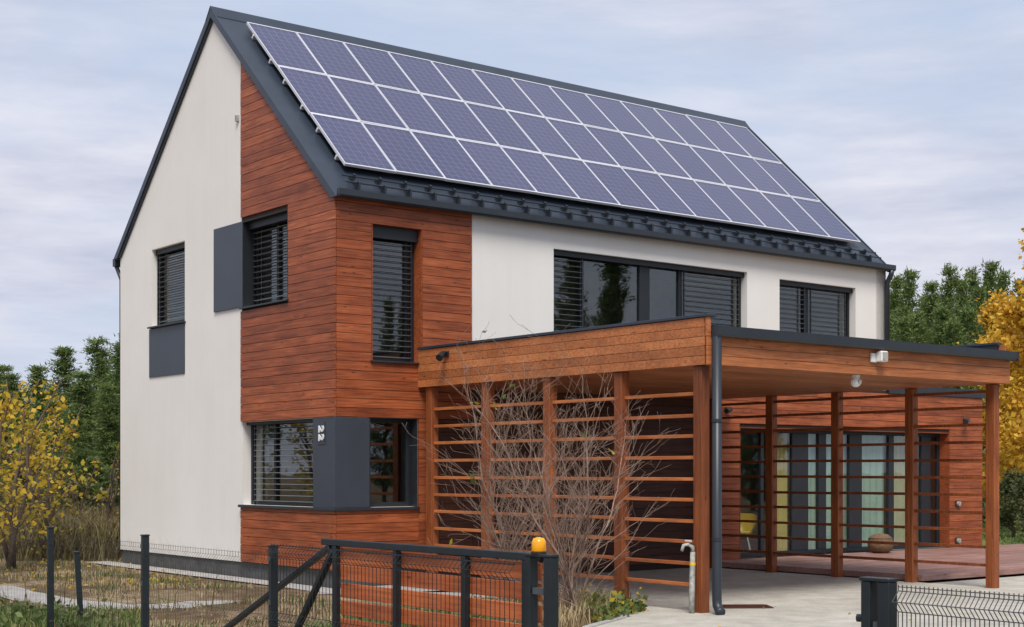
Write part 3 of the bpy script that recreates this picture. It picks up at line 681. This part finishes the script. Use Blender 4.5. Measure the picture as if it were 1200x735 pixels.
# ------------------------------------------------------------------ fence, gate, posts (local x runs along the fence towards the camera side)
FA = math.atan2(-math.cos(TH), math.sin(TH)); F0 = Vector((-1.92, 11.72, 0))
def F(k, y=0, z=0): return F0 + Vector((math.cos(FA) * k - math.sin(FA) * y, math.sin(FA) * k + math.cos(FA) * y, z))
def wire_panel(x0, x1, ztop, parent, step=.05, r=.0028, m='fence', y=0.0, z0=.06, folds=((.05,), (.50,))):
    """One welded-mesh panel, pressed into V folds: upright wires and horizontal wires, joined as one part."""
    b = MB()
    prof = [(0, ztop)]
    for f_ in folds:
        q = f_[0]; prof += [(0, ztop - q), (-.045, ztop - q - .05), (0, ztop - q - .10)]
    prof.append((0, z0))
    x = x0
    while x <= x1:
        for (ya, za), (yb, zb) in zip(prof, prof[1:]):
            if abs(za - zb) < 1e-6: continue
            q = len(b.v)
            b.v += [(x - r, y + ya - r, za), (x + r, y + ya - r, za), (x + r, y + ya + r, za), (x - r, y + ya + r, za), (x - r, y + yb - r, zb), (x + r, y + yb - r, zb), (x + r, y + yb + r, zb), (x - r, y + yb + r, zb)]
            b.f += [(q, q + 4, q + 5, q + 1), (q + 1, q + 5, q + 6, q + 2), (q + 2, q + 6, q + 7, q + 3), (q + 3, q + 7, q + 4, q)]
        x += step
    hz = [(0, ztop - .01)]
    for f_ in folds: hz += [(0, ztop - f_[0]), (-.045, ztop - f_[0] - .05), (0, ztop - f_[0] - .10)]
    hz += [(0, z0 + .02), (0, z0 + .22)]
    for ya, za in hz: b.box(x0, x1, y + ya - r * 1.3 - r, y + ya + r * 1.3 - r, za - r * 1.2, za + r * 1.2)
    o = b.build('wire_panel', MT[m], parent); o['kind'] = 'stuff'; return o
def fpost(k, ztop, parent, y=0, wd=.06, name='post'):
    p = MB().box(k - wd / 2, k + wd / 2, y - wd / 2, y + wd / 2, 0, ztop - .006).build(name, MT['fence'], parent, .004)
    MB().box(k - wd / 2 - .004, k + wd / 2 + .004, y - wd / 2 - .004, y + wd / 2 + .004, ztop - .005, ztop + .01).build('cap', MT['fence'], p, .003)
    for z in (ztop - .1, ztop - .45): MB().box(k - .012, k + .012, y - wd / 2 - .012, y - wd / 2, z - .02, z + .02).build('clip', MT['steel'], p)
    return p
lf = empty('wire_fence', F0, FA, 'dark green wire mesh fence on slim posts left of the gate', 'fence', 'wire fences on the street side')
for k in (-7.3, -4.87, -2.46, 0.0): fpost(k, 1.10, lf)
for a, c in ((-7.27, -4.9), (-4.84, -2.49), (-2.43, -.03), (.03, 3.18)): wire_panel(a, c, 1.125 if a > 0 else 1.04, lf, y=-.035, r=.0018 if a > 0 else .0009, folds=((.015,), (.55,)) if a > 0 else ((.05,), (.50,)))
gt = empty('sliding_gate', F(1.9, .14), FA, 'open sliding gate of red brown boards in a dark steel frame', 'gate')
GX0 = 1.9
def GB(b, name, m, bevel=.004): return b.build(name, MT[m], gt, bevel, loc=(-GX0, 0, 0))
GB(MB().box(.55, 3.30, -.026, .026, 1.128, 1.178), 'top_rail', 'fence'); GB(MB().box(-1.9, 3.14, -.035, .035, .06, .13), 'bottom_rail', 'fence')
for k, w_ in ((.74, .050), (1.58, .045), (2.42, .048), (3.09, .058)): GB(MB().box(k - w_ / 2, k + w_ / 2, -.025, .025, .131, 1.127), 'stile', 'fence')
def brace(x0, z0, x1, z1, wd=.042):
    d = Vector((x1 - x0, z1 - z0)).normalized(); n_ = Vector((-d.y, d.x)) * wd / 2
    GB(MB().prism([(x0 + n_.x, z0 + n_.y), (x1 + n_.x, z1 + n_.y), (x1 - n_.x, z1 - n_.y), (x0 - n_.x, z0 - n_.y)], -.025, .025), 'brace', 'fence')
brace(.66, 1.12, -1.55, .13); brace(.70, 1.09, -.12, .13)
for i in range(8):
    z1 = 1.112 - i * .1345 + random.uniform(-.003, .003); GB(MB().box(.76, 3.19, .027, .049, z1 - .112, z1), 'plank', 'gatew', .003)
def guide_post(name, ka, kb, label, group):
    km = (ka + kb) / 2; e = empty(name, F(km, .05), FA, label, 'gate post', group)
    for k, hw_ in ((ka, .027), (kb, .035)): MB().box(k - km - hw_, k - km + hw_, -.035, .035, 0, 1.165).build('post', MT['fence'], e, .004)
    MB().box(ka - km - .037, kb - km + .037, -.037, .037, 1.166, 1.184).build('cap_plate', MT['fence'], e, .003)
    for z in (.95, .60, .25): MB().box(ka - km + .0355, kb - km - .0355, -.02, .02, z - .02, z + .02).build('roller', MT['steel'], e)
    return e
guide_post('gate_post', 3.245, 3.44, 'double steel gate post carrying the amber beacon, at the end of the open gate', 'steel gate posts')
gp = guide_post('gate_post', 5.88, 5.985, 'double steel gate post at the right side of the driveway opening', 'steel gate posts')
for z, x in ((.98, -.12), (.80, -.12)): MB().tube([(x + .03, 0, z), (x, -.01, z)], .02, 8).build('latch', MT['fence'], gp)
bc = empty('warning_beacon', F(3.32, .05, 1.184), FA, 'small amber warning beacon on top of the gate post', 'beacon')
MB().lathe([(.05, 0), (.05, .012)], n=14).build('base', MT['frame'], bc); MB().lathe([(.044, .012), (.048, .02), (.045, .075), (.034, .098), (.0, .105)], n=16).build('lens', MT['amber'], bc, smooth=True)
rfn = empty('wire_fence', F(6.05), FA, 'wire mesh fence with pressed folds right of the driveway gate', 'fence', 'wire fences on the street side')
wire_panel(.0, 2.44, 1.157, rfn, step=.025, r=.0019, m='steel', y=.05, folds=((.03,), (.60,)))
fpost(2.47, 1.17, rfn, y=.09)
ob = MB().box(-.03, .03, -.03, .03, 0, .78).build('garden_post', MT['fence'], None, .004); ob.location = (-4.88, 16.5, 0); ob.rotation_euler = (R(2), R(-3.5), .4)
tag(ob, 'short leaning dark post standing in the garden behind the fence', 'post')
MB().box(-.034, .034, -.034, .034, .7805, .80).build('cap', MT['fence'], ob)

# ------------------------------------------------------------------ vegetation
def tri_mesh(name, V, Fc, m):
    """V: (n,3) verts, Fc: (m,k) faces, all with the same number of corners."""
    me = bpy.data.meshes.new(name); n, k = Fc.shape
    me.vertices.add(len(V)); me.vertices.foreach_set('co', np.asarray(V, np.float32).ravel())
    me.loops.add(n * k); me.loops.foreach_set('vertex_index', Fc.astype(np.int32).ravel())
    me.polygons.add(n); me.polygons.foreach_set('loop_start', np.arange(0, n * k, k, dtype=np.int32)); me.polygons.foreach_set('loop_total', np.full(n, k, np.int32))
    me.update(calc_edges=True); me.validate()
    if m: me.materials.append(m)
    return me
def unit(v): return v / np.maximum(np.linalg.norm(v, axis=-1, keepdims=True), 1e-9)
def leaf_quads(P, size, flat=.0, aspect=.6):
    """A leaf-shaped quad at every point of P, turned at random."""
    n = len(P); a = unit(rng.normal(size=(n, 3)) * np.array([1, 1, 1 - flat])); b = unit(np.cross(a, rng.normal(size=(n, 3))))
    s = (size * rng.uniform(.4, 1.45, (n, 1))); c = a * s; d = b * s * aspect * .5; nrm = np.cross(unit(a), unit(b)) * s * .12
    V = np.stack([P, P + c * .5 + d + nrm, P + c, P + c * .5 - d + nrm], 1).reshape(-1, 3)
    return V, np.arange(4 * n).reshape(-1, 4)
def blades(P, h, wd, lean=.4):
    n = len(P); hh = h * rng.uniform(.4, 1.25, (n, 1)); az = rng.uniform(0, 6.283, n)
    d = np.stack([np.cos(az), np.sin(az), np.zeros(n)], 1); side = np.stack([-np.sin(az + rng.uniform(-1, 1, n)), np.cos(az), np.zeros(n)], 1) * wd / 2
    ln = rng.uniform(.1, 1, (n, 1)) * lean
    mid = P + d * hh * ln * .35 + np.array([0, 0, 1]) * hh * .6; tip = P + d * hh * ln + np.array([0, 0, 1]) * hh * (1 - .35 * ln)
    V = np.stack([P - side, P + side, mid + side * .7, mid - side * .7, tip], 1).reshape(-1, 3); i = np.arange(n)[:, None] * 5
    return V, np.concatenate([i + np.array([[0, 1, 2]]), i + np.array([[0, 2, 3]]), i + np.array([[3, 2, 4]])])
def pine_meshes(H, Rm, seed, bare=.14, dens=1.0):
    r = np.random.default_rng(seed); rd = random.Random(seed)
    tb = MB(); pts = [(0, 0, 0)]; x = y = 0
    for i in range(1, 8): x += rd.uniform(-.05, .05) * H / 10; y += rd.uniform(-.05, .05) * H / 10; pts.append((x, y, H * .97 * i / 7))
    tb.tube(pts, [H * .014 * (1 - .93 * i / 7) + .01 for i in range(8)], 7)
    P, D = [], []; z = H * bare
    def at(z): f = min(z / (H * .97) * 7, 6.999); i = int(f); return Vector(pts[i]).lerp(Vector(pts[i + 1]), f - i)
    while z < H * .985:
        q = (z / H - bare) / (1 - bare); rad = Rm * (1 - q ** 1.2) * (.72 + .28 * math.sin(q * 9 + seed)) + .16
        if q < .15: rad *= .55 + 3 * q
        for k in range(rd.randint(4, 6)):
            az = rd.uniform(0, 6.283); ln = rad * rd.uniform(.55, 1.15); up = R(8 + 52 * q + rd.uniform(-12, 14))
            d = Vector((math.cos(az) * math.cos(up), math.sin(az) * math.cos(up), math.sin(up))); o = at(z)
            tip = o + d * ln + Vector((0, 0, .10 * ln)); mid = o + d * ln * .5 - Vector((0, 0, .05 * ln))
            tb.tube([o, mid, tip], [.012 * H / 10 + .012 * ln, .008 * ln + .006, .004], 3, False)
            nn = max(3, int(ln * 8.5 * dens))
            for j in range(nn):
                f = .25 + .75 * (j + rd.random()) / nn; c = o.lerp(tip, f); sp = .34 * ln * (1.05 - f) + .08
                c = c + Vector((rd.gauss(0, sp * .6), rd.gauss(0, sp * .6), rd.gauss(.02, sp * .35))); P.append(tuple(c)); dd = d + Vector((0, 0, .6)) + Vector((rd.gauss(0, .35), rd.gauss(0, .35), rd.gauss(0, .2))); D.append(tuple(dd.normalized()))
        z += H * rd.uniform(.03, .046)
    P.append(tuple(Vector(pts[-1]) + Vector((0, 0, .02 * H)))); D.append((0, 0, 1))
    P = np.array(P); D = np.array(D); K = 20; n = len(P)
    P = np.repeat(P, K, 0) + r.normal(size=(n * K, 3)) * .10 * np.array([1, 1, .8]); D = np.repeat(D, K, 0); dv = unit(D * .75 + r.normal(size=(n * K, 3)) * .72)
    ln = r.uniform(.10, .26, (n * K, 1)) * (H / 9) ** .5; sd_ = unit(np.cross(dv, r.normal(size=(n * K, 3)))) * r.uniform(.016, .034, (n * K, 1)) * (H / 9) ** .5
    st = P + dv * ln * .12; V = np.stack([st - sd_, st + sd_, P + dv * ln], 1).reshape(-1, 3)
    return tb.mesh('trunk', MT['bark'], smooth=True), tri_mesh('crown', V, np.arange(3 * n * K).reshape(-1, 3), MT['pine'])
pines = [pine_meshes(9.5, 2.3, 3), pine_meshes(9.5, 2.7, 11), pine_meshes(9.5, 1.9, 23), pine_meshes(9.5, 2.6, 31, .05, 1.2), pine_meshes(9.5, 2.4, 47, .03, 1.25)]
def pine(x, y, h, i, label, group=None, fat=1.0):
    e = empty('pine_tree', (x, y, -.02), random.uniform(0, 6.28), label, 'tree', group)
    s = h / 9.5; e.scale = (s * fat, s * fat, s); link('trunk', pines[i][0], e); link('crown', pines[i][1], e); return e
def uvd(u, d): return (u - 600) / 1707.8 * d
def ztop(v, d): return 1.7 - (v - 552.6) * d / 1707.8
LG, RG, BG = 'conifers behind the yellow saplings', 'pines beyond the carport roof', 'pines reflected in the upper windows'
LL = 'dense green pine behind the yellow saplings left of the house'
NTH = ['leftmost', 'second from left', 'third from left', 'fourth from left', 'fifth from left', 'sixth from left', 'seventh from left', 'eighth from left', 'ninth from left', 'tenth from left', 'eleventh from left', 'twelfth from left', 'thirteenth from left', 'fourteenth from left', 'fifteenth from left', 'sixteenth from left', 'rightmost']
def place(u, us): k = sorted(us).index(u); return 'rightmost' if k == len(us) - 1 else NTH[k]
def tall(v, lo, hi): return 'low' if v > lo else ('tallest kind' if v < hi else 'middling tall')
LU = [18, 48, 76, 100, 116, 138, 150, -10, 60, 126, 92, 30, 0]; RU = [1052, 1068, 1082, 1096, 1112, 1126, 1136, 1148, 1160, 1178, 1042, 1075, 1104, 1137, 1195, 1058, 1120]
for i, (u, d, v) in enumerate([(18, 52, 440), (48, 46, 428), (76, 50, 408), (100, 44, 438), (116, 52, 396), (138, 47, 402), (150, 56, 392), (-10, 48, 446), (60, 40, 470), (126, 39, 452), (92, 38, 490), (30, 41, 482), (0, 62, 430)]):
    pine(uvd(u, d), d, ztop(v, d), (3, 4, 0, 3, 1, 4)[i % 6], f'green pine behind the yellow saplings, {place(u, LU)} of the row, {tall(v, 440, 410)}', LG, 1.75)
RLb = 'tall green pine beyond the carport roof right of the house'
for i, (u, d, v) in enumerate([(1052, 62, 326), (1068, 58, 316), (1082, 66, 345), (1096, 60, 334), (1112, 57, 312), (1126, 64, 330), (1136, 70, 316), (1148, 62, 338), (1160, 66, 306), (1178, 72, 318), (1042, 70, 345), (1075, 54, 366), (1104, 52, 362), (1137, 54, 360), (1195, 64, 330), (1058, 52, 372), (1120, 50, 374)]):
    pine(uvd(u, d), d, ztop(v, d), (0, 4, 2, 3, 1, 0, 2)[i % 7], f'green pine beyond the carport roof, {place(u, RU)} of the row, {tall(v, 350, 317)}', RG, 1.0 if v < 350 else 1.35)
for i, (x, y, h) in enumerate([(30, 12, 8.5), (33, 15, 11), (36, 9, 9), (40, 18, 12), (29, 7, 7.5), (37, 4, 10), (44, 12, 13), (34, 20, 7), (42, 24, 8), (27, 14, 7.5), (31, 18, 10), (26, 10, 6.5)]):
    pine(x, y, h, i % 5, 'tall pine outside the picture, seen only mirrored in the long upper window', BG)
for i, (x, y, h) in enumerate([(-30, 30, 7), (-26, 34, 8), (-34, 38, 9), (-24, 27, 5.5)]):
    pine(x, y, h, i % 5, 'pine left of the garden, outside the picture, mirrored in the gable windows', 'pines reflected in the gable windows')

def broadleaf(name, H, Rm, seed, leaf, nleaf, m, label, loc, cat='tree', group=None, z0=.12, trunk_r=.012, stems=1, clump=.45):
    rd = random.Random(seed); r = np.random.default_rng(seed); e = empty(name, loc, rd.uniform(0, 6.28), label, cat, group)
    tb = MB(); tips = []
    for s in range(stems):
        lean = Vector((rd.uniform(-.25, .25), rd.uniform(-.25, .25), 0)) if stems > 1 else Vector((0, 0, 0)); pts = []
        for i in range(7): f = i / 6; pts.append(Vector((rd.gauss(0, .015) * H, rd.gauss(0, .015) * H, H * .96 * f)) + lean * H * f * f + Vector((rd.uniform(-.03, .03), rd.uniform(-.03, .03), 0)) * (i > 0))
        tb.tube(pts, [H * trunk_r * (1 - .9 * i / 6) + .006 for i in range(7)], 6)
        nb = int(26 * (1 if stems == 1 else .6))
        for k in range(nb):
            f = z0 + (1 - z0) * (k + rd.random()) / nb * .97; ii = min(int(f * 6), 5); o = pts[ii].lerp(pts[ii + 1], f * 6 - ii)
            az = rd.uniform(0, 6.283); q = (f - z0) / (1 - z0); ln = Rm * (math.sin(min(1, .18 + q * .95) * math.pi) ** .6 * .9 + .12) * rd.uniform(.55, 1.12) * (1 - .35 * q)
            up = R(rd.uniform(20, 55)); d = Vector((math.cos(az) * math.cos(up), math.sin(az) * math.cos(up), math.sin(up)))
            tip = o + d * ln; mid = o.lerp(tip, .5) + Vector((rd.gauss(0, .06), rd.gauss(0, .06), -.05)) * ln
            tb.tube([o, mid, tip], [.008 * ln + .006, .006 * ln + .004, .003], 4, False)
            for j in range(5):
                b0 = o.lerp(tip, rd.uniform(.3, .95)); dd = (d + Vector((rd.gauss(0, .6), rd.gauss(0, .6), rd.gauss(.1, .4)))).normalized(); t2 = b0 + dd * ln * rd.uniform(.25, .5)
                tb.tube([b0, t2], [.004, .002], 3, False); tips.append((b0, t2))
            tips.append((mid, tip))
    tb.build('trunk', MT['bark'], e, smooth=True)
    A = np.array([tuple(a) for a, b in tips]); B = np.array([tuple(b) for a, b in tips]); idx = r.integers(0, len(A), nleaf); f = r.uniform(.1, 1.08, (nleaf, 1))
    P = A[idx] + (B[idx] - A[idx]) * f + r.normal(size=(nleaf, 3)) * clump * Rm * .16
    V, Fc = leaf_quads(P, leaf, .2, .7); link('crown', tri_mesh('crown', V, Fc, MT[m]), e); return e
# right: orange yellow birches
broadleaf('birch_tree', 8.6, 2.6, 5, .15, 15000, 'birch', 'large orange yellow birch at the right edge behind the carport', (uvd(1222, 40), 40, 0), group='autumn birches', z0=.1)
broadleaf('birch_tree', 7.0, 2.0, 6, .15, 9000, 'birch', 'smaller yellow birch showing behind the carport corner post', (uvd(1186, 45), 45, 0), group='autumn birches', z0=.08)
broadleaf('birch_tree', 8.8, 2.6, 8, .15, 9000, 'birch', 'orange birch deep behind the terrace wall', (uvd(1165, 56), 56, 0), group='autumn birches', z0=.1)
broadleaf('garden_bush', 1.7, .9, 9, .09, 2600, 'shrubleaf', 'dark olive bush on the lawn behind the deck', (uvd(1188, 37), 37, 0), 'bush', z0=.05, stems=4)
broadleaf('garden_bush', 1.3, .8, 19, .09, 2000, 'shrubleaf', 'low dark bush further right on the lawn', (uvd(1226, 34), 34, 0), 'bush', z0=.05, stems=4)
# left: yellow saplings
for i, (u, d, v, rr, n) in enumerate([(14, 25.5, 432, 1.0, 640), (52, 28, 470, .7, 420), (-22, 24, 450, .9, 560), (34, 31, 480, .9, 600), (92, 33, 530, .7, 150), (122, 31, 505, .5, 70)]):
    lab = ('tallest yellow leaved sapling at the left edge of the garden', 'slim yellow sapling in front of the dark pines', 'yellow sapling cut by the left edge', 'bushy yellow sapling between the two slim ones', 'sparse yellow sapling near the dry grass', 'small sparse yellow sapling beside the house wall')[i]
    broadleaf('yellow_sapling', ztop(v, d), rr, 40 + i, .105, n, 'sapl', lab, (uvd(u, d), d, 0), group='yellow saplings', z0=.06, stems=3, clump=.5)
broadleaf('birch_tree', 6.5, 2.2, 61, .13, 6000, 'sapl', 'yellow birch left of the garden, seen mirrored in the ground floor window', (-21, 27, 0), group='autumn birches', z0=.1)

def scatter(n, poly, avoid=None):
    xs = [p[0] for p in poly]; ys = [p[1] for p in poly]; o = []
    while len(o) < n:
        x, y = rng.uniform(min(xs), max(xs)), rng.uniform(min(ys), max(ys)); ins = False; j = len(poly) - 1
        for i in range(len(poly)):
            if (poly[i][1] > y) != (poly[j][1] > y) and x < (poly[j][0] - poly[i][0]) * (y - poly[i][1]) / (poly[j][1] - poly[i][1]) + poly[i][0]: ins = not ins
            j = i
        if ins and not (avoid and avoid(x, y)): o.append((x, y, max(gz(x, y), -.012)))
    return np.array(o)
def on_path(x, y, r_=.36):
    for a, b in zip(path_c, path_c[1:]):
        ax, ay = a; bx, by = b; t = max(0, min(1, ((x - ax) * (bx - ax) + (y - ay) * (by - ay)) / ((bx - ax) ** 2 + (by - ay) ** 2)))
        if (x - ax - t * (bx - ax)) ** 2 + (y - ay - t * (by - ay)) ** 2 < r_ * r_: return True
    return False
HI = HM.inverted()
def blocked(x, y):
    q = HI @ Vector((x, y, 0))
    return on_path(x, y) or (-.55 < q.x < L + .3 and -.55 < q.y < W + .5) or (q.x > 1.1 and q.y < .5 and q.y > -5.2) or (q.x > -1.0 + (q.y + 6) * .35 and q.y < -5.4)
garden = [(-10, 15), (-10, 29), (-6.5, 29), (-2.6, 21), (1.2, 19.5), (.6, 16.5), (-1.5, 14)]
def stuff(name, VF, m): o = link(name, tri_mesh(name, VF[0], VF[1], MT[m])); o['kind'] = 'stuff'; return o
P = scatter(30000, garden, blocked)
def patch(P, k=1.0, o=0.0): return np.sin(P[:, 0] * 2.3 * k + o) * np.sin(P[:, 1] * 1.9 * k + 2 * o) + .6 * np.sin(P[:, 0] * 5.1 * k + P[:, 1] * 3.7 * k + o) + .4 * np.sin(P[:, 1] * 7.3 * k - P[:, 0] * 2.2 + o)
stuff('dry_grass', blades(P[patch(P) > .05], .085, .012, 1.3), 'straw')
P = scatter(9000, garden, blocked); nz = np.sin(P[:, 0] * 1.7 + 1) * np.sin(P[:, 1] * 1.3) + .5 * np.sin(P[:, 0] * 3.1) ; stuff('green_grass', blades(P[patch(P, .8, 1.7) > .35], .11, .014, .9), 'grass')
stuff('weeds', blades(scatter(3000, [(-7.5, 15.6), (-7.5, 18.2), (-4.4, 17.4), (-3.9, 15.4)], blocked), .15, .016, .9), 'grass')
stuff('weeds', blades(scatter(1600, [(-2.2, 14.5), (-1.7, 17.2), (-.2, 16.6), (-.4, 14)], blocked), .2, .018, .8), 'grass')
stuff('tall_dry_grass', blades(scatter(16000, [(-14, 29), (-14, 38), (-7.0, 38), (-6.2, 31), (-6.9, 27.6), (-9, 27.6)], lambda x, y: blocked(x, y)), .95, .02, 1.1), 'heath')
stuff('undergrowth', leaf_quads(scatter(22000, [(-22, 34), (-22, 60), (-9, 60), (-8, 34)]) + np.abs(rng.normal(size=(22000, 3))) * np.array([0, 0, .7]), .14), 'heath')
stuff('undergrowth', leaf_quads(scatter(6000, [(12, 44), (14, 70), (32, 70), (24, 44)]) + np.abs(rng.normal(size=(6000, 3))) * np.array([0, 0, .9]), .28), 'shrubleaf')
stuff('lawn_grass', blades(scatter(14000, [(10.5, 29), (13, 44), (18, 44), (13.5, 28)], lambda x, y: (lambda q: q.x < 17.5 and q.y > -5)(HI @ Vector((x, y, 0)))), .10, .02, .8), 'grass')
fl = scatter(330, [(-9, 20), (-9, 29), (-6.5, 28.5), (-4.6, 22)], None); fl[:, 2] += .02; stuff('fallen_leaves', leaf_quads(fl, .09, .85), 'sapl')
bed = [H2(1.15, -3.6), H2(1.1, -5.0), H2(.3, -5.6), H2(-.8, -6.2), H2(-.9, -5.2), H2(.3, -3.6)]
stuff('bed_plants', blades(scatter(1500, bed), .26, .016, .8), 'straw')
bp = scatter(1300, [H2(1.2, -4.0), H2(1.2, -5.3), H2(.3, -5.8), H2(-.2, -6.0), H2(.2, -5.0)]); bp[:, 2] += np.abs(rng.normal(size=len(bp))) * .09; stuff('bed_leaves', leaf_quads(bp, .085), 'grass')
bp = scatter(160, [H2(1.2, -4.0), H2(1.2, -5.3), H2(.3, -5.8), H2(-.2, -6.0), H2(.2, -5.0)]); bp[:, 2] += np.abs(rng.normal(size=len(bp))) * .1 + .03; stuff('fallen_leaves', leaf_quads(bp, .08), 'sapl')

# bare shrubs: every stem its own part, branching twigs in the stem's mesh
wl = scatter(1500, [(-8.0, 15.4), (-8.0, 18.0), (-5.2, 17.4), (-4.2, 15.4)], blocked); wl[:, 2] += np.abs(rng.normal(size=len(wl))) * .09; stuff('weeds', leaf_quads(wl, .08, .4), 'grass')
stuff('weed_stalks', blades(scatter(130, [(-8.5, 16), (-8.5, 20), (-3, 18.2), (-3.4, 15.5)], blocked), .55, .014, .35), 'heath')
hb = scatter(5000, [(-15, 30.5), (-15, 40), (-6.6, 40), (-6.1, 31)]); hb[:, 2] += np.abs(rng.normal(size=len(hb))) * .45; stuff('undergrowth', leaf_quads(hb, .10, .2), 'shrubleaf')
dl = scatter(22, [H2(1.4, -5.8), H2(7, -6), H2(7, -9), H2(-1, -8)]); dl[:, 2] = .022; stuff('fallen_leaves', leaf_quads(dl, .045, .9), 'sapl')
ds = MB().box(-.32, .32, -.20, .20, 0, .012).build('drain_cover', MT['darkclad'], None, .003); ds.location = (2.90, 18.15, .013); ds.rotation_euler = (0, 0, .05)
tag(ds, 'flat rusty brown cover on the paving beside the carport downpipe', 'drain cover')
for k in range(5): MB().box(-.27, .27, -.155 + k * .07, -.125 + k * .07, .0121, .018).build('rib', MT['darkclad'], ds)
def bare_shrub(loc, seed, n, H, spread, label):
    rd = random.Random(seed); e = empty('bare_shrub', loc, 0, label, 'shrub', 'leafless shrubs beside the carport'); leaves = []
    def grow(b, p, d, ln, r0, lev):
        k = max(3, int(ln / .16)); pts = [p]; rs = [r0]; q = p.copy(); dd = d.copy()
        for i in range(k):
            dd = (dd + Vector((rd.gauss(0, .15), rd.gauss(0, .15), rd.gauss(.035, .09)))).normalized(); q = q + dd * ln / k; pts.append(q.copy()); rs.append(max(.0019, r0 * (1 - .75 * (i + 1) / k)))
        b.tube(pts, rs, 5 if lev == 0 else 3, False)
        if lev == 0 or rd.random() < .02: leaves.append(pts[-1])
        if lev < 3:
            for i in range(1, k + 1):
                m_ = (2 if rd.random() < .35 else 1) if rd.random() < (.86, .56, .36)[lev] else 0
                for _ in range(m_):
                    az = rd.uniform(0, 6.283); o = dd.orthogonal().normalized(); o.rotate(Matrix.Rotation(az, 3, dd)); nd = (pts[i] - pts[i - 1]).normalized() * rd.uniform(.55, 1) + o * rd.uniform(.5, .95); nd.z += .12
                    l2 = ln * rd.uniform(.24, .52) * (1.1 - .5 * i / k)
                    if l2 > .07: grow(b, pts[i], nd.normalized(), l2, rs[i] * .55, lev + 1)
    for s in range(n):
        az = 6.283 * s / n + rd.uniform(-.4, .4); sp = spread * rd.uniform(.1, .95); d = Vector((math.cos(az) * sp, math.sin(az) * sp, 1)).normalized(); b = MB()
        grow(b, Vector((rd.uniform(-.12, .12), rd.uniform(-.12, .12), 0)), d, H * rd.uniform(.62, 1.0) * (1 - .25 * sp), .015 * rd.uniform(.7, 1.15), 0)
        b.build('stem', MT['twig'], e, smooth=True)
    rd.shuffle(leaves)
    for p in leaves[:7]:
        V, Fc = leaf_quads(np.array([tuple(p), tuple(p)]), .085); link('leaf', tri_mesh('leaf', V, Fc, MT['grass'] if rd.random() < .6 else MT['sapl']), e)
    return e
bare_shrub((.66, 16.9, 0), 101, 11, 3.4, .38, 'larger leafless shrub of pale twigs in front of the carport slats')
bare_shrub((-.05, 17.5, 0), 102, 7, 3.5, .22, 'smaller leafless shrub further left, its foot hidden by the gate')
bpy.context.view_layer.update()
